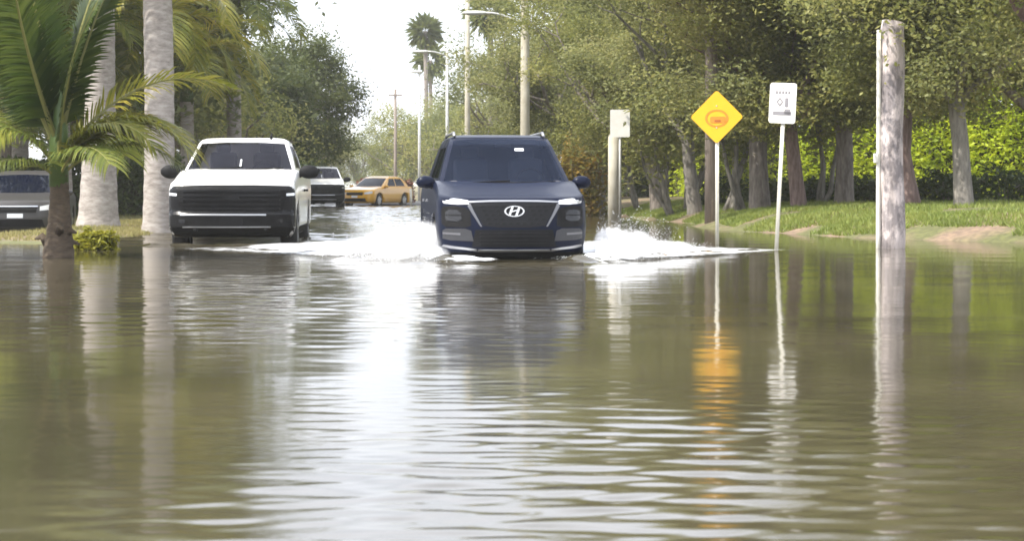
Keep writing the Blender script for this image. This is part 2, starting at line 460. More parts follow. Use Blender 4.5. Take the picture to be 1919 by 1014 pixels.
mw, nt, b = new_mat("flood_water_surface")
b.inputs["Base Color"].default_value = (.135, .108, .046, 1)
b.inputs["IOR"].default_value = 1.333
b.inputs["Roughness"].default_value = 0.08
geo = nt.nodes.new("ShaderNodeNewGeometry")
nzw = nt.nodes.new("ShaderNodeTexNoise"); nzw.inputs["Scale"].default_value = 0.5; nzw.inputs["Detail"].default_value = 4
nt.links.new(geo.outputs["Position"], nzw.inputs["Vector"])
rpw = nt.nodes.new("ShaderNodeValToRGB")
for e, (p, c) in zip(rpw.color_ramp.elements, ((0.35, (.042, .036, .021)), (0.68, (.070, .059, .035)))): e.position = p; e.color = (*c, 1)
nt.links.new(nzw.outputs[0], rpw.inputs[0]); nt.links.new(rpw.outputs[0], b.inputs["Base Color"])
o = mk("water", np.stack([WX.ravel(), WY.ravel(), H.ravel()], 1), grid_faces(len(wy), len(wx)), mw)
tag(o, kind="structure")

# ---------------------------------------------------------------- foliage helpers
def leaf_quads(C, length, width, rg, up=0.35, droop=0.0):
    """a diamond-shaped, slightly folded leaf at each centre"""
    n = len(C)
    d = rg.normal(size=(n, 3)); d[:, 2] = d[:, 2] * 0.6 - droop
    d /= np.linalg.norm(d, axis=1)[:, None]
    nm = rg.normal(size=(n, 3)); nm[:, 2] = np.abs(nm[:, 2]) + up
    s = np.cross(d, nm); s /= (np.linalg.norm(s, axis=1)[:, None] + 1e-9)
    L = length * rg.uniform(.6, 1.3, n)[:, None]; W = width * rg.uniform(.6, 1.3, n)[:, None]
    nn = np.cross(s, d)
    V = np.empty((n, 4, 3))
    V[:, 0] = C - d * L * .5
    V[:, 1] = C + s * W * .5 + nn * W * .12
    V[:, 2] = C + d * L * .5
    V[:, 3] = C - s * W * .5 + nn * W * .12
    F = np.arange(n * 4).reshape(n, 4)
    return V.reshape(-1, 3), F

def oak_skeleton(seed, H=8.0, r0=0.28, fork=2.1, spread=3.4, lean=(0, 0), limbs=5, droop=0.3):
    rd = random.Random(seed)
    mb = MB(); clumps = []
    top = Vector((lean[0], lean[1], fork))
    mid = top * 0.5 + Vector((rd.uniform(-.12, .12), rd.uniform(-.12, .12), 0))
    path = [Vector((0, 0, -.4)), Vector((0, 0, 0.05)), mid * .5 + Vector((0, 0, 0)), mid, top * .8 + mid * .08, top]
    mb.tube(path, [r0 * 1.3, r0 * 1.08, r0 * .95, r0 * .88, r0 * .86, r0 * .82], 10)
    a0 = rd.uniform(0, 6.28)
    def branch(p, d, L, r, depth):
        pts = [p]; q = p.copy(); dd = d.copy()
        n = 4
        for i in range(n):
            dd = (dd + Vector((rd.uniform(-.28, .28), rd.uniform(-.28, .28), rd.uniform(-.08, .22)))).normalized()
            q = q + dd * L / n
            pts.append(q.copy())
        mb.tube(pts, [r * (1 - .62 * i / n) for i in range(n + 1)], 7 if depth == 0 else 5, cap=False)
        if depth >= 2:
            clumps.append(pts[-1]); clumps.append(pts[-2] * .6 + pts[-1] * .4)
            return
        kids = 4 if depth == 0 else 3
        for k in range(kids):
            f = (k + 1.2) / (kids + .2)
            idx = min(n, max(1, int(round(f * n))))
            side = Vector((rd.uniform(-1, 1), rd.uniform(-1, 1), rd.uniform(-.45, .75)))
            nd = (dd * .75 + side).normalized()
            branch(pts[idx], nd, L * rd.uniform(.45, .65), r * .45, depth + 1)
    for i in range(limbs):
        a = a0 + i * 6.283 / limbs + rd.uniform(-.4, .4)
        el = rd.uniform(.45, 1.15)
        d = Vector((math.cos(a) * math.cos(el), math.sin(a) * math.cos(el), math.sin(el)))
        branch(top - Vector((0, 0, rd.uniform(0, .5))), d, (H - fork) * rd.uniform(.42, .60) * (1.0 + .15 * math.cos(el)), r0 * .55, 0)
    branch(top, Vector((rd.uniform(-.2, .2), rd.uniform(-.2, .2), 1)).normalized(), (H - fork) * .55, r0 * .6, 0)
    C = np.array([tuple(c) for c in clumps])
    # stretch the crown to the wanted spread and height
    return mb, C

def make_tree(seed, H, r0, fork, leaves, size, lmat, bmat, lean=(0, 0), limbs=5, clump=0.36, droop=0.1, skirt=0):
    mb, C = oak_skeleton(seed, H, r0, fork, lean=lean, limbs=limbs)
    rg = np.random.default_rng(seed + 100)
    if skirt:
        lo = C[rg.integers(0, len(C), skirt)].copy()
        lo[:, :2] *= rg.uniform(.8, 1.15, (skirt, 1)); lo[:, 2] = fork + rg.uniform(-.1, 1.2, skirt)
        C = np.concatenate([C, lo])
    w = rg.uniform(.25, 1.9, len(C)); w /= w.sum()
    idx = rg.choice(len(C), leaves, p=w)
    sz = rg.uniform(.7, 1.35, len(C))[idx]
    off = np.clip(rg.normal(size=(leaves, 3)), -1.9, 1.9) * np.array([clump, clump, clump * .62]) * sz[:, None]
    P = C[idx] + off
    keep = P[:, 2] > fork - .5
    V, F = leaf_quads(P[keep], size, size * .48, rg, droop=droop)
    return (mesh_data("trunk", mb.V, mb.F, True, (bmat,)), mesh_data("crown", V, F, False, (lmat,)))

def place_tree(name, meshes, loc, rz, s, label, cat="tree", group=None, sz=None):
    t = empty(name, loc, rz, label, cat, group)
    link("trunk", meshes[0], t); link("crown", meshes[1], t)
    t.scale = (s, s, sz if sz else s)
    return t

OAK = [make_tree(11, 8.6, .235, 2.2, 72000, .115, M['oak_leaf'], M['oak_bark'], (.15, .1), 6, skirt=22),
       make_tree(12, 8.2, .19, 2.3, 68000, .115, M['oak_leaf'], M['pale_bark'], (-.25, .0), 5, skirt=20),
       make_tree(13, 8.8, .215, 2.0, 72000, .115, M['oak_leaf_b'], M['oak_bark'], (.3, -.1), 6, skirt=22),
       make_tree(14, 8.0, .185, 2.0, 66000, .115, M['oak_leaf_b'], M['red_bark'], (.1, .2), 5, skirt=20)]
OAK.append(make_tree(15, 8.4, .2, 2.5, 80000, .08, M['oak_leaf_b'], M['red_bark'], (-.3, .1), 6, skirt=30))
def round_tree(seed, h0, h1, rx, n, size, lmat):
    '''dense rounded crown made of many leaf clumps on a short forked trunk'''
    rg = np.random.default_rng(seed); mb = MB()
    zc, rz = (h0 + h1) / 2, (h1 - h0) / 2
    mb.tube([Vector((0, 0, -.4)), Vector((.05, 0, h0)), Vector((0, 0, zc))], [.42, .34, .2], 10)
    K = 150
    d = rg.normal(size=(K, 3)); d /= np.linalg.norm(d, axis=1)[:, None]
    C = d * (rg.uniform(.45, 1.0, K) ** .6)[:, None] * np.array([rx, rx, rz]) * (1 + .12 * rg.normal(size=(K, 1)))
    C[:, :2] *= (1 - .25 * np.clip(C[:, 2:3] / rz, 0, 1)); C[:, 2] += zc
    for k in range(0, K, 3): mb.tube([Vector((0, 0, min(zc, C[k][2] * .7))), Vector(C[k] * np.array([.5, .5, .9])), Vector(C[k])], [.10, .06, .02], 5, False)
    idx = rg.integers(0, K, n); sz = rg.uniform(.6, 1.3, K)[idx]
    P = C[idx] + rg.normal(size=(n, 3)) * np.array([.38, .38, .27]) * sz[:, None]
    V, F = leaf_quads(P, size, size * .5, rg, droop=.15)
    return (mesh_data("trunk", mb.V, mb.F, True, (M['oak_bark'],)), mesh_data("crown", V, F, False, (lmat,)))
ROUND = round_tree(31, 1.3, 8.7, 2.6, 42000, .17, M['dark_leaf'])
FAR = [make_tree(21, 9.2, .28, 2.0, 22000, .19, M['far_leaf'], M['oak_bark'], (0, 0), 6, clump=.6, skirt=30),
       make_tree(22, 8.4, .26, 1.6, 22000, .19, M['oak_leaf_b'], M['oak_bark'], (.2, 0), 6, clump=.6, skirt=30),
       make_tree(23, 9.6, .32, 2.2, 46000, .16, M['dark_leaf'], M['oak_bark'], (-.2, 0), 7, clump=.6, skirt=30)]

ROW = "oaks along the right bank"
oaks = [  # px, depth, mesh, turn, scale, label
    (1302, 50, 1, 0.4, 1.00, "slender grey oak just left of the yellow diamond sign"),
    (1424, 46, 0, 1.1, 1.06, "thick dark oak trunk between the yellow diamond and the tilted white sign"),
    (1497, 44, 3, 2.0, 1.00, "straight reddish brown oak right behind the tilted white sign"),
    (1582, 45, 0, 3.9, 0.96, "dark oak on the bank halfway between tilted white sign and weathered pole"),
    (1706, 41, 3, 0.9, 1.12, "reddish oak standing directly behind the weathered pole"),
    (1806, 38.5, 1, 5.2, 1.00, "pale grey oak right of the weathered pole in front of bright hedge"),
    (1985, 40, 2, 4.0, 1.05, "oak whose forked limbs reach in at the top right edge"),
    (1978, 27.2, 4, 3.6, 1.22, "oak canopy overhanging the top of the weathered pole from the right"),
    (1232, 56, 2, 2.9, 0.94, "leaning oak on the far bank right of the small blank sign"),
    (1120, 64, 0, 5.6, 1.00, "oak behind the dark car's right mirror, left of the small blank sign"),
    (1085, 76, 2, 1.9, 1.02, "oak over the right roof corner of the dark car"),
    (1035, 90, 1, 0.2, 1.08, "oak behind the middle of the dark car's roof"),
]
for px, Y, k, rz, s, lab in oaks:
    place_tree("oak_tree", OAK[k], on_ground(px, Y), rz, s, lab, "tree", ROW)
back = [  # second line, canopies only seen between and above
    (1990, 63, 0, 1.2, 1.8, "oak canopy above the hedge in the top right corner"),
    (1760, 68, 2, 2.2, 1.85, "oak canopy filling the gap above the pale grey oak"),
    (1560, 72, 0, 0.6, 1.85, "oak canopy above the bank behind the dark oak"),
    (1400, 80, 2, 4.4, 1.8, "oak canopy behind the top of the yellow diamond sign"),
    (1240, 92, 0, 3.1, 1.7, "oak canopy behind the leaning oak on the far bank"),
]
for px, Y, k, rz, s, lab in back:
    place_tree("oak_tree", OAK[k], on_ground(px, Y), rz, s, lab, "tree", "oaks behind the right bank")
fars = [
    (985, 104, 0, 0.3, 1.00, "far tree beneath the street lamp on the right side of the street"),
    (925, 118, 1, 1.7, 0.92, "far tree left of the dark car's roof behind the second pole"),
    (868, 128, 0, 2.9, 0.84, "far low tree under the thin poles right of the sky gap"),
    (812, 138, 1, 4.1, 0.95, "far tree below the cabbage palm"),
    (770, 152, 0, 5.2, 0.76, "far tree at the foot of the bright sky gap on its right"),
    (722, 165, 1, 0.9, 0.72, "farthest tree closing the street below the sky gap"),
    (672, 172, 0, 2.2, 0.66, "farthest tree behind the yellow car"),
    (615, 150, 1, 3.3, 0.72, "far tree behind the distant white pickup"),
    (395, 76, 1, 4.9, 0.80, "yellow green tree behind the white pickup's left side"),
    (300, 80, 0, 5.5, 1.1, "pale green tree seen between the two royal palm trunks"),
    (470, 88, 2, 2.6, 0.70, "dark tree behind the white pickup's left roof corner"),
]
for px, Y, k, rz, s, lab in fars:
    place_tree("street_tree", FAR[k], on_ground(px, Y), rz, s, lab, "tree", "trees far down the street")
place_tree("street_tree", ROUND, on_ground(566, 92), 0.6, 1.0, "tall dense dark rounded tree behind the white pickup's cab left of the sky gap", "tree", "trees far down the street")
place_tree("street_tree", ROUND, on_ground(500, 88), 2.2, .86, "dense dark rounded tree left of the tallest one, above the pickup's roof", "tree", "trees far down the street")
lefts = [
    (250, 58, 0, 0.4, 1.5, "light green tree behind the two royal palm trunks"),
    (120, 66, 1, 2.4, 1.8, "green tree behind the young palm's crown"),
    (10, 58, 0, 4.4, 1.5, "green tree at the left edge behind the parked grey car"),
    (-120, 50, 1, 3.4, 1.6, "tree reaching in from outside the left edge"),
]
for px, Y, k, rz, s, lab in lefts:
    place_tree("garden_tree", FAR[k], on_ground(px, Y), rz, s, lab, "tree", "garden trees on the left")

# ---------------------------------------------------------------- shrubs and hedges
def bush(name, loc, r, n, size, lmat, label, cat="shrub", group=None, seed=1, up=0.5):
    rg = np.random.default_rng(seed)
    t = empty(name, loc, 0, label, cat, group)
    d = rg.normal(size=(n, 3)); d[:, 2] = np.abs(d[:, 2]); d /= np.linalg.norm(d, axis=1)[:, None]
    bump = 1 + .16 * np.sin(d[:, 0] * 7 + seed) * np.cos(d[:, 1] * 6) + .10 * np.sin(d[:, 2] * 11 + d[:, 0] * 9)
    P = d * (rg.uniform(.25, 1, n) ** .4 * bump)[:, None] * np.array(r) + np.array([0, 0, .02])
    V, F = leaf_quads(P, size, size * .45, rg, up=up)
    mk("foliage", V, F, lmat, t, False)
    mb = MB()
    for i in range(7):
        a = i * .9; e = Vector((math.cos(a) * r[0] * .6, math.sin(a) * r[1] * .6, r[2] * .7))
        mb.tube([Vector((0, 0, -.25)), e * .4 + Vector((0, 0, .1)), e], [.022, .016, .008], 5)
    mb.build("stem", M['oak_bark'], t, True)
    return t

def hedge(name, P0, P1, depth, height, n, size, lmat, label, seed, cat="hedge", group=None):
    """clipped but uneven hedge: leaves in the outer shell round a twiggy core"""
    rg = np.random.default_rng(seed)
    P0 = Vector(P0); P1 = Vector(P1)
    d = (P1 - P0); L = d.length
    t = empty(name, P0, math.atan2(d.y, d.x), label, cat, group)
    s = rg.uniform(0, L, n)
    side = rg.uniform(0, 1, n)
    w = rg.uniform(-1, 1, n); z = rg.uniform(0, 1, n)
    wob = .16 * np.sin(s * 1.9 + seed) + .12 * np.sin(s * 4.3 + z * 5) + .08 * np.sin(z * 9 + s * 2.2)
    shell = rg.uniform(0.72, 1.12, n) + wob * .5
    face = side < .78
    y = np.where(face, np.sign(w) * depth * .5 * shell, w * depth * .5)
    zz = np.where(face, z * height * (1 + .5 * wob * .3), height * (shell * .5 + .5) + .25 * wob)
    V, F = leaf_quads(np.stack([s, y, zz], 1), size, size * .5, rg, up=.4, droop=.3)
    mk("foliage", V, F, lmat, t, False)
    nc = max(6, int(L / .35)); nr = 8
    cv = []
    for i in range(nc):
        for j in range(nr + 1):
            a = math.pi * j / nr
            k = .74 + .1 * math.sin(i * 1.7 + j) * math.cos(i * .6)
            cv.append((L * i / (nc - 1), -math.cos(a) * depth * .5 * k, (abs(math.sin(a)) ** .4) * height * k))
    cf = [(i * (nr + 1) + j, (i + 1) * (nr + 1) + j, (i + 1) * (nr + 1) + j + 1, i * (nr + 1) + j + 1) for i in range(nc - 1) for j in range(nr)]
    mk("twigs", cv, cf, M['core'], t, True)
    return t

def gpt(px, Y): return on_ground(px, Y)
hedge("hedge", gpt(2010, 50), gpt(1725, 55), 1.5, 3.5, 21000, .17, M['hedge_leaf'], "bright yellow green hedge at the right edge behind the pale oak", 41, group="clipped hedges behind the oaks")
hedge("hedge", gpt(1720, 56), gpt(1520, 61), 1.5, 3.3, 16000, .17, M['hedge_leaf'], "bright green hedge behind and left of the weathered pole", 42, group="clipped hedges behind the oaks")
hedge("hedge", gpt(1515, 62), gpt(1290, 72), 1.5, 3.0, 13000, .18, M['hedge_leaf'], "green hedge seen between trunks behind the two street signs", 43, group="clipped hedges behind the oaks")
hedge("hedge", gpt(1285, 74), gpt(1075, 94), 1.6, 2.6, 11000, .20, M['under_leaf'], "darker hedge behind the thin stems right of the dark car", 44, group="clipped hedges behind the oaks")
low = [(1890, 43.0, (1.3, .7, .75)), (1770, 44.5, (.9, .6, .7)), (1640, 47.0, (1.0, .6, .6)), (1540, 48.0, (.9, .6, .6)), (1460, 49, (.9, .6, .6)), (1370, 52, (1.0, .6, .75))]
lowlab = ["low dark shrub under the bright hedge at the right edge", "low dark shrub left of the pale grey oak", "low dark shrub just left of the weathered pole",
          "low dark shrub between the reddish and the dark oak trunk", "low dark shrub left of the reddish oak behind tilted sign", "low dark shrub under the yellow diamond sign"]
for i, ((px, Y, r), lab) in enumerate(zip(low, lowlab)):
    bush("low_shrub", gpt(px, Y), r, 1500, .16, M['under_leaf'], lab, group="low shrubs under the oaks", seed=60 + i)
bush("croton_bush", gpt(1078, 60), (1.0, .7, 2.5), 2600, .22, M['croton_leaf'], "yellow orange leafy bush right of the dark car's roof", seed=71)
bush("yellow_shrub", gpt(176, 27.4) * 1.0 + Vector((0, 0, .2)), (.36, .32, .30), 1500, .11, M['yellow_leaf'], "small yellow green shrub in the water beside the young palm", seed=72)
hedge("red_hedge", gpt(684, 101), gpt(762, 99), 1.2, 1.15, 3200, .20, M['red_leaf'], "low reddish brown hedge beside the yellow car", 45)
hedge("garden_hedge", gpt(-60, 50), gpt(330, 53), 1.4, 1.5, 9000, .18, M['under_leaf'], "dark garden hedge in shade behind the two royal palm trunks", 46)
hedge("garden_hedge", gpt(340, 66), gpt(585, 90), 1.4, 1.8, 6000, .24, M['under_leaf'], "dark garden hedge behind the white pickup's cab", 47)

# slender leaning stems of young trees right of the dark car
def sapling(px, Y, h, lean, label, seed, r=.06):
    rd = random.Random(seed)
    p = gpt(px, Y)
    t = empty("sapling", p, 0, label, "young tree", "slender young trees along the bank")
    mb = MB()
    tops = []
    for k in range(3):
        q = Vector((rd.uniform(-.12, .12), rd.uniform(-.12, .12), -.2)); pts = [q]
        e = Vector((lean + rd.uniform(-.5, .5), rd.uniform(-.4, .4), h * rd.uniform(.8, 1.05)))
        for i in range(1, 6):
            f = i / 5
            pts.append(q * (1 - f) + e * f + Vector((rd.uniform(-.08, .08), rd.uniform(-.08, .08), 0)) + Vector((lean * .25 * math.sin(f * 3.1), 0, 0)))
        mb.tube(pts, [r * (1.2 - .14 * i) for i in range(6)], 6)
        tops.append(pts[-1]); tops.append(pts[-2])
    mb.build("trunk", M['pale_bark'], t, True)
    rg = np.random.default_rng(seed)
    C = np.array([tuple(x) for x in tops]); idx = rg.integers(0, len(C), 1500)
    V, F = leaf_quads(C[idx] + rg.normal(size=(1500, 3)) * np.array([.45, .45, .4]), .2, .08, rg, droop=.3)
    mk("crown", V, F, M['oak_leaf_b'], t, False)
for i, (px, Y, h, ln, lab) in enumerate([
        (1112, 62, 2.6, .3, "slender young tree nearest the dark car's right mirror"),
        (1196, 59, 2.5, -.4, "slender young tree just right of the small blank sign"),
        (1225, 57, 2.6, .5, "slender young tree second to the right of the small blank sign"),
        (1262, 51, 2.5, -.5, "slender young tree third to the right of the small blank sign"),
        (1392, 47, 2.6, -.35, "slender young tree between the yellow sign and the thick dark oak"),
        (1540, 47, 2.7, .3, "slender young tree between the reddish and the dark oak trunk"),
        (1284, 52, 2.7, .35, "slender young tree left of the slender grey oak"),
        (1358, 48, 2.6, .4, "slender young tree right behind the yellow sign's post")]):
    sapling(px, Y, h, ln, lab, 80 + i)

# ---------------------------------------------------------------- grass
def grass(name, n, xf, label, seed, hgt, cols):
    rg = np.random.default_rng(seed)
    X, Y = xf(rg, n)
    Z = ground_z(X, Y)
    k = (Z > 0.0) & (lump(X, Y, 1.7) > -0.55)
    X, Y, Z = X[k], Y[k], Z[k]; n = len(X)
    a = rg.uniform(0, 6.28, n); h = hgt * rg.uniform(.5, 1.4, n); w = .012 * rg.uniform(.7, 1.6, n)
    lx, ly = rg.normal(0, .5, n) * h, rg.normal(0, .5, n) * h
    V = np.empty((n, 3, 3))
    V[:, 0] = np.stack([X - np.cos(a) * w, Y - np.sin(a) * w, Z - .01], 1)
    V[:, 1] = np.stack([X + np.cos(a) * w, Y + np.sin(a) * w, Z - .01], 1)
    V[:, 2] = np.stack([X + lx, Y + ly, Z + h], 1)
    o = mk(name, V.reshape(-1, 3), np.arange(n * 3).reshape(n, 3), leaf_mat(name + "_blade", cols, .35, nscale=.5), None, False)
    tag(o, label, "grass", kind="stuff")
def right_bank(rg, n):
    Y = rg.uniform(27, 62, n) ; d = rg.exponential(2.2, n) + .05
    return edge_r(Y) + d, Y
def left_verge(rg, n):
    Y = rg.uniform(31, 60, n)
    return road_x(Y) - 4.0 - rg.exponential(2.5, n), Y
grass("bank_grass", 90000, right_bank, "short sunlit grass on the right bank above the flood", 91, .075, [(.12, .17, .032), (.21, .265, .055), (.31, .33, .085)])
grass("verge_grass", 30000, left_verge, "thin dry grass on the left verge by the palms", 92, .06, [(.15, .15, .05), (.25, .23, .08), (.33, .29, .12)])

# ---------------------------------------------------------------- palms
def frond_mesh(name, L, e0, bend, nleaf, ll, droop, lmat, seed, lw=.028, vee=.35, r=.022):
    """arching rachis in the local xz plane with leaflets on both sides"""
    rd = random.Random(seed)
    n = 14
    pts = [Vector((0, 0, 0))]; e = e0
    for i in range(n):
        e2 = e0 - bend * ((i + .5) / n) ** 1.35
        pts.append(pts[-1] + Vector((math.cos(e2), 0, math.sin(e2))) * L / n)
    V, F = tube(pts, [r * (1.15 - 1.0 * i / n) for i in range(n + 1)], 5)
    V = [tuple(v) for v in V]; F = [list(f) for f in F]; fm = [1] * len(F)
    for i in range(nleaf):
        f = .14 + .86 * (i + rd.uniform(0, .6)) / nleaf
        x = min(f * n, n - .01); k = int(x); p = pts[k].lerp(pts[k + 1], x - k); t = (pts[k + 1] - pts[k]).normalized()
        up = Vector((-t.z, 0, t.x))
        prof = math.sin(math.pi * min(1, .12 + .80 * f)) ** .6
        l = ll * (.35 + .75 * prof) * rd.uniform(.85, 1.1)
        for s in (-1, 1):
            fw = .55 + .5 * f
            d = (t * fw + Vector((0, s, 0)) * 1.0 + up * vee * rd.uniform(.5, 1.3)).normalized()
            q = [p]; dd = d.copy()
            for j in range(3):
                dd = (dd + Vector((0, 0, -droop * (.5 + .5 * j)))).normalized()
                q.append(q[-1] + dd * l / 3)
            wdir = (t - d * t.dot(d)).normalized()
            b = len(V)
            for j, wd in enumerate((.7, 1.0, .75, .05)):
                w = lw * wd * .5
                V.append(tuple(q[j] + wdir * w)); V.append(tuple(q[j] - wdir * w))
            for j in range(3):
                F.append([b + 2 * j, b + 2 * j + 1, b + 2 * j + 3, b + 2 * j + 2]); fm.append(0)
    return mesh_data(name, V, F, False, (lmat, M['rachis']), fm)

def add_frond(parent, me, base, az, tilt=0.0, s=1.0, roll=0.0):
    mt = Matrix.Translation(base) @ Matrix.Rotation(az, 4, 'Z') @ Matrix.Rotation(-tilt, 4, 'Y') @ Matrix.Rotation(roll, 4, 'X') @ Matrix.Scale(s, 4)
    o = link("frond", me, parent); o.matrix_local = mt
    return o

FR_R = [frond_mesh("frond", 3.0, R(55), R(125), 46, .75, .22, M['palm_leaf'], 1, lw=.04),
        frond_mesh("frond", 3.0, R(30), R(115), 46, .75, .28, M['palm_leaf'], 2, lw=.04),
        frond_mesh("frond", 2.8, R(78), R(110), 44, .70, .18, M['palm_leaf'], 3, lw=.04),
        frond_mesh("frond", 2.8, R(5), R(95), 44, .75, .32, M['palm_leaf_dark'], 4, lw=.04)]

FR_Y = [frond_mesh("frond", 3.0, R(e), R(b_), 46, .75, .25, M['palm_leaf_yellow'], k, lw=.045) for e, b_, k in ((55, 125, 5), (30, 115, 6), (78, 110, 7), (5, 95, 8))]

def royal_palm(px, Y, h, r, label, seed, bulge=1.25, nf=15, s=1.0, base=None, FR_R=FR_R):
    rd = random.Random(seed)
    p = base if base else gpt(px, Y)
    t = empty("royal_palm", p, 0, label, "palm tree", "royal palms with bare trunks")
    pts = []; rad = []
    nseg = int(h / .12)
    for i in range(nseg + 1):
        f = i / nseg
        pts.append(Vector((.03 * math.sin(f * 4 + seed), .03 * math.cos(f * 3), -.3 + f * (h + .3))))
        k = r * (bulge * (1 - f) ** 3 + 1 * (1 - (1 - f) ** 3)) * (1 + .12 * math.exp(-((f - .02) / .05) ** 2))
        rad.append(k * (1 + (.03 if i % 3 == 0 else 0)))
    mb = MB().tube(pts, rad, 18); mb.build("trunk", M['royal_bark'], t, True)
    top = pts[-1]
    mb = MB().tube([top, top + Vector((0, 0, .15)), top + Vector((0, 0, .6)), top + Vector((0, 0, 1.15))], [r * .9, r * .98, r * .75, r * .35], 14)
    mb.build("crownshaft", M['crownshaft'], t, True)
    c = top + Vector((0, 0, 1.05))
    for i in range(nf):
        az = i * 2.3999 + rd.uniform(-.2, .2)
        k = [2, 0, 0, 1, 1, 3][min(5, int(i / nf * 6))]
        add_frond(t, FR_R[k], c + Vector((0, 0, -.05 * i / nf)), az, rd.uniform(-.1, .1), s * rd.uniform(.9, 1.1), rd.uniform(-.3, .3))
    return t
royal_palm(186, 40, 5.6, .29, "royal palm trunk with swollen base just right of the young palm", 5, bulge=1.55)
royal_palm(296, 37.5, 5.2, .28, "royal palm trunk sunlit on its left side, beside the truck", 6, bulge=1.1)
royal_palm(352, 56, 3.3, .20, "shorter palm with arching fronds above the truck's cab", 7, nf=14, s=.95, FR_R=FR_Y)
royal_palm(440, 60, 5.3, .22, "palm whose fronds hang at the top left of the sky gap", 8, nf=15, s=1.0)
royal_palm(40, 52, 3.2, .22, "palm with fronds in the top left corner", 9, nf=14, s=1.0)

royal_palm(291, 50, 4.0, .18, "palm with yellow green fronds hidden behind the sunlit royal palm trunk", 12, nf=15, s=1.0, FR_R=FR_Y)
royal_palm(312, 66, 6.2, .21, "tall palm behind the sunlit royal palm trunk", 13, nf=15, s=1.15)
royal_palm(118, 50, 3.3, .21, "palm whose fronds show behind the young palm's upright leaves", 14, nf=15, s=1.1)

# young coconut palm in the flood on the left
CP = Vector((at(106, 482, 24.6).x, 24.6, -.25))
t = empty("young_palm", CP, 0, "young palm with dark trunk and arching yellow green fronds standing in the water", "palm tree")
pts = []; rad = []
for i in range(22):
    f = i / 21
    pts.append(Vector((.04 * math.sin(f * 2.2), 0, -.15 + f * 1.45)))
    rad.append((.16 * (1 - f) ** 1.8 + .115) * (1 + (.05 if i % 2 else -.01)))
mb = MB().tube(pts, rad, 16)
mb.build("trunk", M['coco_bark'], t, True)
for k, (az, z) in enumerate(((.2, .35), (3.0, .42), (5.2, .55), (1.6, .7), (-.3, .5))):      # old frond bases round the foot
    mbk = MB(); a = Vector((math.cos(az), math.sin(az), 0))
    mbk.tube([a * .12 + Vector((0, 0, z)), a * .20 + Vector((0, 0, z + .10)), a * .29 + Vector((0, 0, z + .06))], [.07, .05, .012], 6)
    mbk.build("boot", M['coco_bark'], t, True)
ctop = Vector((.03, 0, 1.25))
mbk = MB().tube([ctop - Vector((0, 0, .1)), ctop + Vector((0, 0, .5)), ctop + Vector((.03, 0, 1.2))], [.125, .12, .07], 12)
mbk.build("spear_base", M['crownshaft'], t, True)
FC = {
    'long': frond_mesh("frond", 3.25, R(64), R(92), 56, .62, .22, M['palm_leaf_yellow'], 31, lw=.036, r=.03),
    'droop': frond_mesh("frond", 2.5, R(48), R(112), 50, .60, .30, M['palm_leaf_yellow'], 32, lw=.036, r=.026),
    'up': frond_mesh("frond", 3.3, R(86), R(26), 64, .55, .16, M['palm_leaf_dark'], 33, lw=.055, vee=.1, r=.034),
    'left': frond_mesh("frond", 2.3, R(58), R(125), 46, .62, .30, M['palm_leaf'], 34, lw=.036, r=.026),
    'mid': frond_mesh("frond", 2.3, R(40), R(85), 46, .70, .34, M['palm_leaf'], 35, lw=.036, r=.026),
}
for key, az, tl, s, roll, dz in [('long', 0.02, 0.0, .85, -.25, .15), ('droop', -.25, 0.08, .86, -.2, .15), ('droop', -.05, 0.2, .8, .1, .12), ('droop', .15, 0.30, .72, -.1, .15), ('droop', -.5, 0.18, .75, .2, .1), ('mid', .25, .25, .8, .1, .1), ('mid', -.15, .05, .75, -.1, .02), ('droop', .35, .12, .86, .3, .1), ('mid', -.9, .05, .7, .1, 0),
                           ('up', .4, 0, 1.0, .2, .35), ('up', 2.6, 0, .95, -.3, .35), ('up', 4.2, .02, 1.02, .1, .4), ('up', 5.6, -.04, .95, .5, .4), ('up', 1.6, -.05, .95, -.5, .4), ('up', 3.4, .05, .9, .8, .4), ('up', 0.9, .0, .9, .2, .3), ('up', 2.1, -.06, .8, -.2, .3), ('up', 4.9, .03, .85, .4, .3), ('up', 0.1, -.02, .8, .6, .2), ('up', 3.0, -.02, .8, .1, .2),
                           ('left', 3.05, 0, 1.0, .2, .1), ('left', 3.7, .05, .85, -.2, .05), ('left', 2.4, .1, .9, .1, .1), ('mid', 4.0, -.1, .62, 0, 0), ('mid', 1.3, .1, .9, 0, 0)]:
    add_frond(t, FC[key], ctop + Vector((0, 0, dz)), az, tl, s, roll)

# far cabbage palm against the sky
def fan_palm(px, py, Y, r, label):
    c = at(px, py, Y); g0 = float(ground_z(c.x, c.y))
    t = empty("cabbage_palm", (c.x, c.y, g0), 0, label, "palm tree", "cabbage palms beyond the street trees")
    h = c.z - g0
    MB().tube([Vector((0, 0, -.2)), Vector((.1, 0, h * .5)), Vector((0, 0, h))], [.2, .17, .16], 8).build("trunk", M['oak_bark'], t, True)
    rg = np.random.default_rng(int(px))
    n = 420
    d = rg.normal(size=(n, 3)); d[:, 2] += .15; d /= np.linalg.norm(d, axis=1)[:, None]
    P = d * r * rg.uniform(.45, 1.0, n)[:, None] + np.array([0, 0, h])
    V = np.empty((n, 4, 3)); w = np.cross(d, rg.normal(size=(n, 3))); w /= np.linalg.norm(w, axis=1)[:, None]
    V[:, 0] = P - d * .45; V[:, 1] = P + w * .12; V[:, 2] = P + d * .5 - np.array([0, 0, .15]); V[:, 3] = P - w * .12
    mk("crown", V.reshape(-1, 3), np.arange(n * 4).reshape(n, 4), M['dark_leaf'], t, False)
fan_palm(797, 58, 150, 1.35, "round headed palm standing alone against the pale sky")
fan_palm(918, 20, 110, 1.5, "palm head beside the street lamp at the top")
fan_palm(806, 112, 165, 1.6, "lower palm head under the lone round palm")

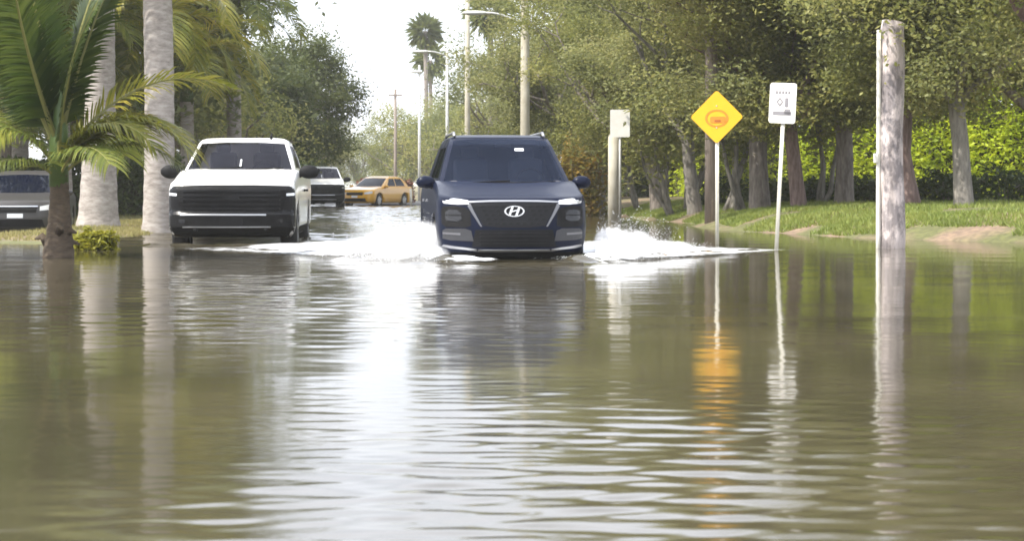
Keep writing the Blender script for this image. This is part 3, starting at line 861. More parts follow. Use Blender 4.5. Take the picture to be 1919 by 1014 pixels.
# ---------------------------------------------------------------- poles, lamps, signs
def pole(name, px, Y, h, r, mat, label, cat="utility pole", group=None, lean=0.0):
    p = gpt(px, Y)
    t = empty(name, p, 0, label, cat, group)
    MB().tube([Vector((0, 0, -.5)), Vector((lean * .3, 0, h * .3)), Vector((lean, 0, h))], [r * 1.08, r, r * .8], 20).build("shaft", mat, t, True)
    return t
def lamp_arm(t, h, length, mat, rise=.5):
    a = Vector((-.1, 0, h)); pts = [a + Vector((-length * f, 0, rise * math.sin(f * 1.7))) for f in (0, .2, .4, .6, .8, 1)]
    MB().tube(pts, [.055, .05, .045, .04, .04, .04], 8).build("arm", mat, t, True)
    e = pts[-1]
    mb = MB().ell(e + Vector((-.32, 0, 0)), (.42, .15, .075), 12, 6)
    mb.build("lamp_head", M['lamp_head'], t, True)

# weathered pole on the right, in the water
pr = at(1671, 462, 28.2)
t = empty("weathered_pole", (pr.x, pr.y, -.3), 0, "weathered grey cut off pole with pale conduit standing in the water at right", "utility pole")
pts = [Vector((.02 * math.sin(i * 1.3), 0, i * .5)) for i in range(8)] + [Vector((.03, .01, 3.62))]
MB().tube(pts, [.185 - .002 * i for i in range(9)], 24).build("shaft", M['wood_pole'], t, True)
MB().tube([Vector((-.208 + .002 * i, -.045, i * .5)) for i in range(8)], .034, 10).build("conduit", M['pvc'], t, True)
MB().box((-.24, -.05, 1.62), (.03, .05, .07)).build("junction_box", M['pvc'], t, False, .008)

pole("utility_pole", 1333, 43, 8.5, .14, M['brown_pole'], "thin brown utility pole right behind the yellow diamond sign")
t = pole("street_lamp_pole", 984, 60, 9.0, .15, M['concrete_pole'], "tall pale concrete pole with street lamp arm above the dark car", "street lamp")
lamp_arm(t, 6.2, 1.15, M['galv'], .35)
t = pole("utility_pole", 876, 82, 10.5, .12, M['concrete_pole'], "slim pale pole left of the tall concrete lamp pole")
t = pole("street_lamp_pole", 838, 98, 7.9, .085, M['galv'], "thin far street lamp right of the lone round palm", "street lamp", "far street lamps")
lamp_arm(t, 7.6, .9, M['galv'], .2)
t = pole("street_lamp_pole", 786, 112, 8.0, .085, M['galv'], "thin far street lamp directly under the lone round palm", "street lamp", "far street lamps")
lamp_arm(t, 7.5, -.2, M['galv'], .1)
t = pole("utility_pole", 741, 128, 7.4, .11, M['brown_pole'], "small distant dark pole at the bottom of the sky gap")
MB().box((0, -.1, 7.0), (.45, .04, .05)).build("crossarm", M['brown_pole'], t)

def rounded(w, h, r, n=5):
    P = []
    for cx, cy, a0 in ((w - r, h - r, 0), (-w + r, h - r, 90), (-w + r, -h + r, 180), (w - r, -h + r, 270)):
        for i in range(n + 1):
            a = R(a0 + 90 * i / n); P.append((cx + r * math.cos(a), cy + r * math.sin(a)))
    return P
def plate(P, y0, y1):
    """extruded flat outline in the xz plane between y0 (front) and y1"""
    n = len(P)
    V = [(x, y0, z) for x, z in P] + [(x, y1, z) for x, z in P]
    F = [list(range(n)), list(range(2 * n - 1, n - 1, -1))] + [[i, i + n, (i + 1) % n + n, (i + 1) % n] for i in range(n)]
    return V, F
def ring_plate(rx, rz, k, y0, y1, n=28, c=(0, 0)):
    V = []; F = []
    for i in range(n):
        a = 2 * math.pi * i / n
        for q in (1, k):
            for y in (y0, y1): V.append((c[0] + rx * q * math.cos(a), y, c[1] + rz * q * math.sin(a)))
    for i in range(n):
        a = 4 * i; d = 4 * ((i + 1) % n)
        F += [[a, d, d + 2, a + 2], [a + 1, a + 3, d + 3, d + 1], [a, a + 1, d + 1, d], [a + 2, d + 2, d + 3, a + 3]]
    return V, F

# yellow diamond
def sign_post(t, h, lean, mat):
    mb = MB()
    for dx in (-.022, .022): mb.tube([Vector((dx, 0, -.2)), Vector((dx + lean, 0, h))], .008, 6)
    mb.tube([Vector((0, .012, -.2)), Vector((lean, .012, h))], .024, 8)
    return mb.build("post", mat, t, True)
ps = at(1344, 458, 30)
t = empty("warning_sign", (ps.x, ps.y, -.25), R(-18), "yellow diamond warning sign with orange symbol on a thin post", "road sign")
zc = CAM_H - (219 - 350) * 30 / FPX + .25
sign_post(t, zc + .30, 0.0, M['white_post'])
P = rounded(.298, .298, .045)
P = [((x - z) * .7071, (x + z) * .7071 + zc) for x, z in P]
V, F = plate(P, -.036, -.031); panel = mk("panel", V, F, M['sign_yellow'], t, False)
V, F = plate([(x * .985, (z - zc) * .985 + zc) for x, z in P], -.030, -.027); mk("backing", V, F, M['sign_back'], t, False)
V, F = ring_plate(.185, .14, .80, -.040, -.0365, c=(0, zc - .02)); mk("symbol", V, F, M['sign_orange'], panel, False)
V, F = plate([(x + .02, z + zc - .045) for x, z in rounded(.125, .052, .03)], -.040, -.0365); mk("symbol", V, F, M['sign_orange'], panel, False)
V, F = plate([(x + .015, z + zc - .06) for x, z in rounded(.05, .016, .01)], -.044, -.0405); mk("symbol", V, F, M['sign_rust'], panel, False)
for z in (-.17, .17): MB().ell((0, -.038, zc + z), (.012, .006, .012), 8, 4).build("bolt", M['galv'], t, True)

# tilted white sign
ps = at(1453, 470, 27.2)
t = empty("regulatory_sign", (ps.x, ps.y, -.25), R(-38), "tilted white rectangular traffic sign on a leaning thin post", "road sign")
t.rotation_euler = (0, R(3.4), R(-38))
zc = CAM_H - (193 - 350) * 27.2 / FPX + .25
sign_post(t, zc + .28, 0.0, M['white_post'])
P = [(x, z + zc) for x, z in rounded(.215, .285, .04)]
V, F = plate(P, -.036, -.031); panel = mk("panel", V, F, M['sign_white'], t, False)
V, F = plate([(x * .98, (z - zc) * .98 + zc) for x, z in P], -.030, -.027); mk("backing", V, F, M['sign_back'], t, False)
def bar(cx, cz, hw, hh, mat=M['sign_grey']):
    V, F = plate([(x + cx, z + zc + cz) for x, z in rounded(hw, hh, min(hw, hh) * .5)], -.039, -.0365); return mk("lettering", V, F, mat, panel, False)
for cx in (-.10, -.05, 0, .05, .10): bar(cx, .150, .017, .022)
V, F = ring_plate(.058, .068, .50, -.039, -.0365, n=4, c=(-.045, zc + .015)); mk("lettering", V, F, M['sign_grey'], panel, False)
bar(.065, .01, .028, .066)
bar(0.0, -.145, .150, .028)
bar(.085, -.12, .05, .04)
for z in (-.22, .22): MB().ell((0, -.038, zc + z), (.012, .006, .012), 8, 4).build("bolt", M['galv'], t, True)

# small blank sign further along
pb = gpt(1162, 49)
t = empty("blank_sign", pb, R(-6), "small plain cream sign beside a stout wooden post on the far bank", "road sign")
sx = 0.0
zs = CAM_H - (231 - 350) * 49 / FPX - pb.z
MB().tube([Vector((0, 0, -.3)), Vector((0, 0, zs + .33))], .034, 10).build("post", M['galv'], t, True)
V, F = plate([(x, z + zs) for x, z in rounded(.25, .35, .03)], -.052, -.044); mk("panel", V, F, M['sign_white'], t, False)
t = empty("wooden_post", gpt(1150, 49.5), 0, "stout pale wooden post just behind the small blank sign", "post")
MB().tube([Vector((0, 0, -.3)), Vector((0, 0, 1.2)), Vector((0, 0, 2.35))], [.15, .145, .14], 14).build("shaft", M['concrete_pole'], t, True)
MB().tube([Vector((0, 0, 2.35)), Vector((0, 0, 2.40)), Vector((0, 0, 2.44))], [.14, .10, .03], 14).build("cap", M['concrete_pole'], t, True)
for px, Y, h, lab in ((712, 97, 1.25, "white marker post in front of the reddish hedge"), (770, 92, .9, "short white marker post at the right end of the reddish hedge")):
    t = empty("marker_post", gpt(px, Y), 0, lab, "post", "white marker posts")
    MB().tube([Vector((0, 0, -.2)), Vector((0, 0, h))], [.06, .055], 10).build("shaft", M['white_post'], t, True)
    MB().tube([Vector((0, 0, h)), Vector((0, 0, h + .05))], [.055, .02], 10).build("cap", M['white_post'], t, True)

# ---------------------------------------------------------------- vehicles
TX = [0, .12, .25, .38, .5, .6, .7, .78, .85, .9, .94, .97, .99, 1.0]
class Loft:
    """body shell: stacked plan outlines. level = (z, half width, front y, rear y, bow, tilt)"""
    def __init__(s, levels, corner=.42, pw=5.0, tilt_y=1.3, rc=.3):
        s.L = np.array(levels, dtype=float); s.corner = corner; s.pw = pw; s.ty = tilt_y; s.rc = rc
    def par(s, z):
        return [np.interp(z, s.L[:, 0], s.L[:, k]) for k in range(1, 6)]
    def fshape(s, tt, bow):
        tt = np.clip(np.abs(tt), 0, 1)
        return bow * tt ** 2 + s.corner * (1 - (1 - tt ** s.pw) ** (1 / s.pw))
    def front(s, x, z):
        w, yf, yr, bow, ti = s.par(z)
        return yf + s.fshape(x / w, bow)
    def side(s, y, z):
        w, yf, yr, bow, ti = s.par(z)
        y0 = yf + s.fshape(1.0, bow); y1 = yr - s.rc
        return w * (1.0 - .012 * ((y - (y0 + y1) / 2) / ((y1 - y0) / 2)) ** 2)
    def ring(s, L):
        z, w, yf, yr, bow, ti = L
        half = []
        for tt in TX: half.append((tt * w, yf + s.fshape(tt, bow)))
        y0 = half[-1][1]; y1 = yr - s.rc
        for f in np.linspace(0, 1, 16)[1:]:
            y = y0 + (y1 - y0) * f; half.append((s.side(y, z) if True else w, y))
        for tt in reversed(TX[:-1]):
            half.append((tt * w, yr - s.rc * (1 - (1 - tt ** 4) ** .25) - .0))
        half[len(TX) - 1] = (half[len(TX) - 1][0] * .988, half[len(TX) - 1][1])
        pts = half + [(-x, y) for x, y in reversed(half[1:-1])]
        return [(x, y, z + ti * float(sstep(0, s.ty, y - yf))) for x, y in pts]
    def mesh(s, crown=.04, sub=3):
        rings = []
        for i in range(len(s.L) - 1):
            for k in range(sub): rings.append(s.ring(s.L[i] * (1 - k / sub) + s.L[i + 1] * (k / sub)))
        rings.append(s.ring(s.L[-1]))
        top = rings[-1]
        ym = (min(p[1] for p in top) + max(p[1] for p in top)) / 2
        z0, w, yf, yr, bow, ti = s.L[-1]
        for q in (.985, .96, .92, .86, .76, .6, .4, .18):
            rings.append([(x * q, ym + (y - ym) * q, z0 + ti * float(sstep(0, s.ty, ym + (y - ym) * q - yf)) + crown * (1 - q ** 6 if q > .5 else 1)) for x, y, z in top])
        n = len(top)
        V = [p for r in rings for p in r]
        F = [[i * n + j, i * n + (j + 1) % n, (i + 1) * n + (j + 1) % n, (i + 1) * n + j] for i in range(len(rings) - 1) for j in range(n)]
        F.append([(len(rings) - 1) * n + j for j in range(n)]); F.append([j for j in range(n - 1, -1, -1)])
        return V, F

def patch(name, poly, fn, axis, off, mat, parent, back=.02, step=.06, smooth=True):
    """outline on the body (x,z on the front, y,z on a side) raised by off, with a closed rim"""
    bm = bmesh.new()
    vs = [bm.verts.new((p[0], 0, p[1])) for p in poly]
    bm.faces.new(vs)
    bmesh.ops.triangulate(bm, faces=bm.faces[:])
    for _ in range(6):
        long = [e for e in bm.edges if e.calc_length() > step]
        if not long: break
        bmesh.ops.subdivide_edges(bm, edges=long, cuts=1)
        bmesh.ops.triangulate(bm, faces=[f for f in bm.faces if len(f.verts) > 3])
    ret = bmesh.ops.extrude_edge_only(bm, edges=[e for e in bm.edges if e.is_boundary])
    ext = {v for v in ret["geom"] if isinstance(v, bmesh.types.BMVert)}
    for v in bm.verts:
        d = (off - back - .004) if v in ext else off
        a, z = v.co.x, v.co.z
        if axis == 'f': v.co = (a, float(fn(a, z)) - d, z)
        elif axis == 'r': v.co = (float(fn(a, z)) + d, a, z)
        else: v.co = (-float(fn(a, z)) - d, a, z)
    bmesh.ops.recalc_face_normals(bm, faces=bm.faces[:])
    me = bpy.data.meshes.new(name); bm.to_mesh(me); bm.free()
    me.materials.append(mat)
    return link(name, me, parent)

def mirror(poly): return [(-x, z) for x, z in reversed(poly)]

def wheel(parent, x, y, r=.36, w=.24, side=1):
    t = link("wheel", None, parent, (x, y, r))
    t.empty_display_size = .1
    V = []; F = []
    prof = [(-.5, .62), (-.5, .86), (-.42, .97), (-.25, 1.0), (0, 1.005), (.25, 1.0), (.42, .97), (.5, .86), (.5, .62)]
    n = 32
    for i in range(n):
        a = 2 * math.pi * i / n
        for (px, pr) in prof: V.append((px * w, pr * r * math.cos(a), pr * r * math.sin(a)))
    m = len(prof)
    F = [[i * m + j, ((i + 1) % n) * m + j, ((i + 1) % n) * m + j + 1, i * m + j + 1] for i in range(n) for j in range(m - 1)]
    mk("tyre", V, F, M['rubber'], t, True)
    mb = MB()
    mb.tube([Vector((-.45 * w, 0, 0)), Vector((.40 * w, 0, 0))], r * .63, 28)
    for k in range(5):
        a = 2 * math.pi * k / 5
        rot = Matrix.Rotation(a, 3, 'X')
        mb.box(rot @ Vector((side * .44 * w, 0, r * .33)), (.018, .035, r * .28), rot)
    mb.tube([Vector((side * .40 * w, 0, 0)), Vector((side * .50 * w, 0, 0))], r * .14, 16)
    mb.build("rim", M['rim'], t, False)

def cut_arches(body, ys, r, w):
    """real wheel arches cut out of the shell"""
    for yy in ys:
        for sx in (-1, 1):
            mb = MB().tube([Vector((sx * (w - .30), yy, r)), Vector((sx * (w + .3), yy, r))], r * 1.16, 28)
            cme = mesh_data("cutter", mb.V, mb.F, False); co = link("cutter", cme, body.parent)
            md = body.modifiers.new("arch", 'BOOLEAN'); md.operation = 'DIFFERENCE'; md.object = co; md.solver = 'EXACT'
    bpy.context.view_layer.update()
    dg = bpy.context.evaluated_depsgraph_get()
    me = bpy.data.meshes.new_from_object(body.evaluated_get(dg))
    cs = [md.object for md in body.modifiers]
    body.modifiers.clear(); body.data = me
    for c in cs: bpy.data.objects.remove(c)

def mirror_part(t, x, y, z, side, mat, big=1.0):
    m_ = link("door_mirror", None, t, (x, y, z)); m_.empty_display_size = .1
    mb = MB().ell((side * .12 * big, 0, .03), (.125 * big, .075, .085 * big), 16, 10)
    mb.build("mirror_cap", mat, m_, True)
    MB().tube([Vector((-side * .05, .02, -.06)), Vector((side * .08, 0, -.01))], [.035, .03], 8).build("arm", M['black_plastic'], m_, True)
    MB().ell((side * .12 * big, .062, .03), (.105 * big, .02, .068 * big), 14, 8).build("mirror_glass", M['glass'], m_, True)

def cabin(t, G, wp, wins, zb, zr, y_back, paint, mat_glass, name, seats):
    '''roof, pillars and rear shell round real window openings, with seats and dashboard inside'''
    L = G.L
    cut = lambda z: [z] + [float(np.interp(z, L[:, 0], L[:, k])) for k in range(1, 6)]
    top = Loft([cut(zr)] + [list(r) for r in L if r[0] > zr + .004], G.corner, G.pw, G.ty, G.rc)
    V, F = top.mesh(.02); mk("roof", V, F, paint, t)
    lev = [cut(z) for z in np.linspace(zb, zr - .003, 5)]
    for l in lev: l[2] = y_back; l[4] = .0
    V, F = Loft(lev, .02, 6, 1.3, .2).mesh(.0); mk(name, V, F, paint, t)
    wb = float(G.par(zb)[0]); wt = float(G.par(zr)[0])
    n = len(wp) // 2                      # wp: bottom edge left to right, then top edge right to left
    right_b, right_t = wp[n - 1], wp[n]
    poly = [(right_b[0], right_b[1]), (right_b[0], zb), (wb * .999, zb), (wt * .999, zr), (right_t[0], zr), (right_t[0], right_t[1])]
    patch("front_pillar", poly, G.front, 'f', .0, paint, t, back=.05)
    patch("front_pillar", mirror(poly), G.front, 'f', .0, paint, t, back=.05)
    patch("header", [(x, z) for x, z in reversed(wp[n:])][::-1] + [(wp[-1][0], zr), (wp[n][0], zr)], G.front, 'f', .0, paint, t, back=.05)
    patch("cowl", list(reversed(wp[:n])) + [(wp[0][0], zb), (wp[n - 1][0], zb)], G.front, 'f', .0, M['black_plastic'], t, back=.05)
    y0 = lambda z: float(G.front(float(G.par(z)[0]), z)) - .01
    for ax in ('r', 'l'):
        ya, za, yt, zt = wins[0][0][0], wins[0][0][1], wins[0][3][0], wins[0][3][1]
        patch("door_frame", [(y0(zb), zb), (ya, zb), (ya, za), (yt, zt), (yt, zr), (y0(zr), zr)], G.side, ax, .0, paint, t, back=.04)
        for k in range(len(wins)):
            e = wins[k][1][0]; nx = wins[k + 1][0][0] if k + 1 < len(wins) else y_back + .03
            patch("door_frame", [(e, zb), (nx, zb), (nx, zr), (e, zr)], G.side, ax, .0, M['black_plastic'], t, back=.04)
            patch("door_frame", [(wins[k][0][0], zb), (e, zb), (e, za), (wins[k][0][0], za)], G.side, ax, .0, paint, t, back=.04)
            patch("door_frame", [(wins[k][3][0], zt), (e, zt), (e, zr), (wins[k][3][0], zr)], G.side, ax, .0, paint, t, back=.04)
            patch("side_window", wins[k], G.side, ax, -.004, mat_glass, t, back=.006)
    fy = float(G.front(0, zb)); hw = wb * .88
    it = link("interior", None, t); it.empty_display_size = .1
    MB().box((0, (fy + y_back) / 2 + .05, zb - .035), (hw, (y_back - fy) / 2 - .12, .02)).build("floor_pan", M['interior'], it)
    MB().box((0, fy + .36, zb + .01), (hw * .96, .20, .05)).build("dashboard", M['interior_grey'], it, False, .03)
    for sx in (-1, 1):
        mb = MB().box((sx * .37, seats, zb + .13), (.23, .08, .24)); mb.build("seat_back", M['interior_grey'], it, False, .06)
        MB().box((sx * .37, seats + .02, zb + .44), (.12, .05, .08)).build("headrest", M['interior_grey'], it, False, .035)
    MB().tube([Vector((.37 + .18 * math.cos(a), fy + .62 + .08 * math.sin(a), zb + .06 + .16 * math.sin(a))) for a in np.linspace(0, 2 * math.pi, 25)], .014, 6, False).build("steering_wheel", M['interior'], it, True)

def wiper(parent, loft, x0, z0, x1, z1, off=.012):
    pts = [Vector((x0 + (x1 - x0) * f, float(loft.front(x0 + (x1 - x0) * f, z0 + (z1 - z0) * f)) - off, z0 + (z1 - z0) * f)) for f in np.linspace(0, 1, 7)]
    MB().tube(pts, .008, 5).build("wiper", M['black_plastic'], parent, True)

# --- dark SUV with the slanted oval emblem
t = empty("dark_suv", (SUV_X, SUV_Y, -.20), SUV_ROT, "dark grey suv driving towards the camera and throwing up spray", "suv")
B = Loft([(.17, .80, .16, 4.50, .10, 0), (.24, .865, .06, 4.62, .10, 0), (.32, .91, .0, 4.68, .10, 0), (.48, .94, -.005, 4.70, .10, 0), (.62, .95, .0, 4.70, .10, 0),
          (.76, .95, .02, 4.69, .10, .02), (.86, .948, .035, 4.68, .10, .07), (.92, .94, .055, 4.67, .10, .14), (.955, .925, .085, 4.65, .10, .18), (.975, .90, .13, 4.62, .10, .20)], corner=.50, pw=3.6, tilt_y=1.35)
V, F = B.mesh(.022)
body = mk("body", V, F, M['suv_paint'], t); cut_arches(body, (.93, 3.70), .36, .95)
G = Loft([(1.10, .865, 1.02, 4.52, .16, 0), (1.20, .855, 1.18, 4.50, .16, 0), (1.43, .775, 1.52, 4.42, .15, 0), (1.66, .70, 1.84, 4.28, .13, 0), (1.755, .655, 2.02, 4.16, .12, 0), (1.785, .61, 2.16, 4.05, .10, 0)], corner=.16, pw=6, rc=.2)
WP = [(-.795, 1.175), (-.4, 1.165), (0, 1.16), (.4, 1.165), (.795, 1.175), (.62, 1.715), (.3, 1.735), (0, 1.74), (-.3, 1.735), (-.62, 1.715)]
cabin(t, G, WP, [[(1.75, 1.22), (2.62, 1.22), (2.62, 1.63), (2.28, 1.63)], [(2.70, 1.22), (3.45, 1.22), (3.45, 1.63), (2.72, 1.63)]], 1.12, 1.752, 3.50, M['suv_paint'], M['suv_glass'], "rear_shell", 2.35)
ws = patch("windshield", WP, G.front, 'f', .0, M['suv_glass'], t, back=.0)
patch("sticker", [(.17, 1.575), (.29, 1.575), (.29, 1.61), (.17, 1.61)], G.front, 'f', .006, M['paper'], ws)
wiper(ws, G, -.55, 1.15, .05, 1.18); wiper(ws, G, .05, 1.15, .65, 1.17)
MB().box((.02, float(G.front(0, 1.64)) + .06, 1.64), (.11, .02, .03)).build("rear_view_mirror", M['black_plastic'], ws, False, .01)
for ax, sg in (('r', 1), ('l', -1)):
    patch("sill_trim", [(1.35, .20), (3.3, .20), (3.3, .34), (1.35, .34)], B.side, ax, .012, M['black_plastic'], t)
    for yy in (2.35, 3.35): patch("door_handle", [(yy, .90), (yy + .2, .90), (yy + .2, .935), (yy, .935)], B.side, ax, .028, M['satin'], t, back=.03)
    MB().tube([Vector((sg * .60, 2.15, 1.78)), Vector((sg * .60, 2.3, 1.825)), Vector((sg * .60, 3.9, 1.825)), Vector((sg * .60, 4.1, 1.77))], .02, 8).build("roof_rail", M['satin'], t, True)
    mirror_part(t, sg * .90, 1.45, 1.13, sg, M['suv_paint'])
    for yy in (.93, 3.70): wheel(t, sg * .815, yy, .36, .24, sg)
gr = patch("grille", [(-.535, .895), (-.3, .905), (.3, .905), (.535, .895), (.47, .78), (.38, .62), (.2, .60), (-.2, .60), (-.38, .62), (-.47, .78)], B.front, 'f', .008, M['gloss_black'], t)
for z in np.linspace(.65, .86, 5):
    hw = np.interp(z, [.6, .9], [.37, .50]) - .03
    for xx in np.arange(-hw + .03, hw - .02, .085):
        if abs(xx) < .15 and z > .70: continue
        patch("grille_bar", [(xx, z - .010), (xx + .05, z - .010), (xx + .06, z + .010), (xx + .01, z + .010)], B.front, 'f', .016, M['black_plastic'], gr, back=.01, step=.3)
patch("chrome_strip", [(-.545, .905), (-.3, .915), (0, .918), (.3, .915), (.545, .905), (.56, .925), (.3, .938), (0, .94), (-.3, .938), (-.56, .925)], B.front, 'f', .014, M['satin'], t)
for s_ in (1, -1):
    mm_ = (lambda p: p) if s_ == 1 else mirror
    patch("grille_wing", mm_([(.555, .90), (.535, .89), (.49, .79), (.395, .61), (.415, .61), (.51, .76), (.57, .86)]), B.front, 'f', .016, M['dim_chrome'], t)
    patch("daytime_light", mm_([(.555, .885), (.70, .882), (.85, .895), (.892, .932), (.882, .962), (.80, .966), (.68, .953), (.56, .933)]), B.front, 'f', .012, M['drl'], t)
    hp = patch("headlight_pocket", mm_([(.54, .80), (.60, .845), (.72, .865), (.86, .86), (.885, .82), (.88, .64), (.84, .605), (.60, .60), (.53, .62)]), B.front, 'f', .006, M['black_plastic'], t)
    patch("headlight", mm_([(.64, .70), (.70, .675), (.82, .68), (.845, .72), (.84, .79), (.80, .82), (.69, .815), (.65, .77)]), B.front, 'f', .014, M['smoke_lens'], hp)
    patch("headlight_divider", mm_([(.63, .745), (.85, .745), (.85, .757), (.63, .757)]), B.front, 'f', .020, M['black_plastic'], hp)
    patch("fog_panel", mm_([(.53, .56), (.60, .585), (.83, .585), (.87, .56), (.87, .46), (.78, .44), (.50, .43)]), B.front, 'f', .007, M['grey_trim'], t)
    patch("fog_strip", mm_([(.66, .505), (.87, .515), (.87, .54), (.66, .53)]), B.front, 'f', .015, M['dim_chrome'], t)
    patch("bumper_wing", mm_([(.46, .30), (.60, .325), (.78, .34), (.88, .36), (.86, .385), (.72, .365), (.58, .35), (.46, .33)]), B.front, 'f', .014, M['satin'], t)
li = patch("lower_intake", [(-.48, .57), (.48, .57), (.45, .46), (.52, .36), (-.52, .36), (-.45, .46)], B.front, 'f', .006, M['black_plastic'], t)
for z in (.40, .44, .49, .53): patch("intake_bar", [(-.42, z - .006), (.42, z - .006), (.42, z + .006), (-.42, z + .006)], B.front, 'f', .014, M['gloss_black'], li, back=.01, step=.3)
patch("skid_trim", [(-.455, .30), (.455, .30), (.44, .328), (-.44, .328)], B.front, 'f', .018, M['satin'], t)
patch("lower_valance", [(-.80, .20), (.80, .20), (.86, .29), (-.86, .29)], B.front, 'f', .006, M['black_plastic'], t)
# emblem: oval ring with a slanted H
zc = .80
em = link("emblem", None, t); em.empty_display_size = .05
fy = float(B.front(0, zc)) - .022
V, F = ring_plate(.125, .068, .84, fy - .008, fy + .012, c=(0, zc)); mk("oval", V, F, M['chrome'], em, False)
def bar2(P):
    V, F = plate(P, fy - .010, fy + .010); mk("letter_stroke", V, F, M['chrome'], em, False)
bar2([(-.075, zc - .048), (-.045, zc - .05), (-.008, zc + .058), (-.038, zc + .054)])
bar2([(.008, zc - .058), (.038, zc - .054), (.075, zc + .048), (.045, zc + .05)])
bar2([(-.035, zc - .014), (.035, zc + .006), (.035, zc + .022), (-.035, zc + .004)])
suv = t

# --- white pickup
def copy_tree(o, parent=None):
    c = o.copy(); COL.objects.link(c)
    if parent is not None: c.parent = parent; c.matrix_parent_inverse = o.matrix_parent_inverse.copy()
    for ch in list(o.children): copy_tree(ch, c)
    return c
t = empty("white_pickup", (TRK_X, TRK_Y, -.20), TRK_ROT, "white pickup truck with black front in the flood beside the palms", "pickup truck")
B = Loft([(.30, .92, .14, 5.70, .10, 0), (.36, .97, .06, 5.80, .10, 0), (.46, 1.0, .0, 5.84, .10, 0), (.66, 1.005, -.01, 5.85, .10, 0), (.72, 1.005, .03, 5.85, .10, 0), (.92, 1.01, .02, 5.85, .10, .03),
          (1.05, 1.005, .03, 5.85, .10, .10), (1.14, .985, .07, 5.84, .10, .18), (1.175, .95, .12, 5.82, .10, .20)], corner=.30, pw=4.0, tilt_y=1.7)
V, F = B.mesh(.035)
body = mk("body", V, F, M['white_paint'], t); cut_arches(body, (1.02, 4.65), .41, 1.0)
G = Loft([(1.28, .93, 1.45, 4.05, .14, 0), (1.37, .925, 1.58, 4.05, .14, 0), (1.62, .85, 1.98, 4.00, .13, 0), (1.84, .765, 2.36, 3.92, .12, 0), (1.90, .72, 2.52, 3.84, .10, 0), (1.925, .67, 2.68, 3.74, .1, 0)], corner=.14, pw=6, rc=.15)
WP = [(-.86, 1.40), (-.4, 1.385), (0, 1.38), (.4, 1.385), (.86, 1.40), (.70, 1.835), (.3, 1.855), (0, 1.86), (-.3, 1.855), (-.70, 1.835)]
cabin(t, G, WP, [[(2.15, 1.42), (3.0, 1.42), (3.0, 1.80), (2.62, 1.80)], [(3.08, 1.42), (3.70, 1.42), (3.70, 1.80), (3.10, 1.80)]], 1.33, 1.875, 3.74, M['white_paint'], M['truck_glass'], "rear_shell", 2.9)
ws = patch("windshield", WP, G.front, 'f', .0, M['truck_glass'], t, back=.0)
patch("sticker", [(.0, 1.44), (.025, 1.44), (.025, 1.56), (.0, 1.56)], G.front, 'f', .010, M['paper'], ws)
wiper(ws, G, -.6, 1.40, .05, 1.43); wiper(ws, G, .1, 1.40, .72, 1.42)
MB().tube([Vector((.46, 2.62, 1.92)), Vector((.46, 2.68, 2.02))], [.022, .012], 8).build("antenna", M['black_plastic'], t, True)
for ax, sg in (('r', 1), ('l', -1)):
    for yy in (2.75, 3.6): patch("door_handle", [(yy, 1.02), (yy + .22, 1.02), (yy + .22, 1.06), (yy, 1.06)], B.side, ax, .03, M['black_plastic'], t, back=.03)
    patch("rocker_trim", [(1.6, .33), (4.0, .33), (4.0, .45), (1.6, .45)], B.side, ax, .012, M['black_plastic'], t)
    mirror_part(t, sg * .98, 1.75, 1.32, sg, M['black_plastic'], 1.35)
    for yy in (1.02, 4.65): wheel(t, sg * .865, yy, .41, .27, sg)
patch("front_fascia", [(-.985, 1.08), (-.9, 1.115), (-.4, 1.13), (.4, 1.13), (.9, 1.115), (.985, 1.08), (1.0, .9), (1.0, .5), (.965, .37), (.90, .302), (-.90, .302), (-.965, .37), (-1.0, .5), (-1.0, .9)], B.front, 'f', .006, M['gloss_black'], t)
gr = patch("grille", [(-.84, 1.095), (-.4, 1.11), (.4, 1.11), (.84, 1.095), (.86, .92), (.80, .70), (-.80, .70), (-.86, .92)], B.front, 'f', .012, M['black_plastic'], t)
for z in np.linspace(.755, 1.04, 5): patch("grille_bar", [(-.76, z - .018), (.76, z - .018), (.76, z + .012), (-.76, z + .012)], B.front, 'f', .028, M['gloss_black'], gr, back=.015, step=.2)
patch("grille_emblem", [(-.13, .90), (-.05, .90), (-.05, .88), (.05, .88), (.05, .90), (.13, .90), (.12, .94), (.05, .94), (.05, .96), (-.05, .96), (-.05, .94), (-.12, .94)], B.front, 'f', .036, M['gloss_black'], gr)
bu = patch("bumper", [(-.93, .66), (.93, .66), (.96, .50), (.90, .33), (-.90, .33), (-.96, .50)], B.front, 'f', .03, M['black_plastic'], t, back=.05)
patch("bumper_strip", [(-.80, .645), (.55, .645), (.55, .672), (-.80, .672)], B.front, 'f', .038, M['satin'], t)
patch("bumper_strip", [(-.76, .452), (.62, .452), (.62, .475), (-.76, .475)], B.front, 'f', .036, M['satin'], t)
patch("licence_plate_recess", [(-.18, .50), (.18, .50), (.18, .62), (-.18, .62)], B.front, 'f', .034, M['gloss_black'], bu)
for s_ in (1, -1):
    mm_ = (lambda p: p) if s_ == 1 else mirror
    hl = patch("headlight", mm_([(.865, 1.08), (.975, 1.075), (.985, .80), (.94, .74), (.845, .74), (.87, .92)]), B.front, 'f', .010, M['gloss_black'], t)
    patch("daytime_light", mm_([(.86, .955), (.985, .965), (.985, 1.005), (.86, .995)]), B.front, 'f', .016, M['drl'], hl)
    patch("fog_lamp", mm_([(.72, .53), (.82, .53), (.82, .59), (.72, .59)]), B.front, 'f', .036, M['smoke_lens'], bu)
    MB().box((s_ * .55, -.03, .42), (.03, .03, .025)).build("tow_hook", M['black_plastic'], t, False, .01)
pickup = t
# the same kind of pickup, far down the street
c = copy_tree(pickup)
pf = on_ground(604, 84)
c.location = (pf.x, 84, -.12); c.rotation_euler = (0, 0, R(7))
c["label"] = "distant white pickup truck just right of the near pickup's mirror"

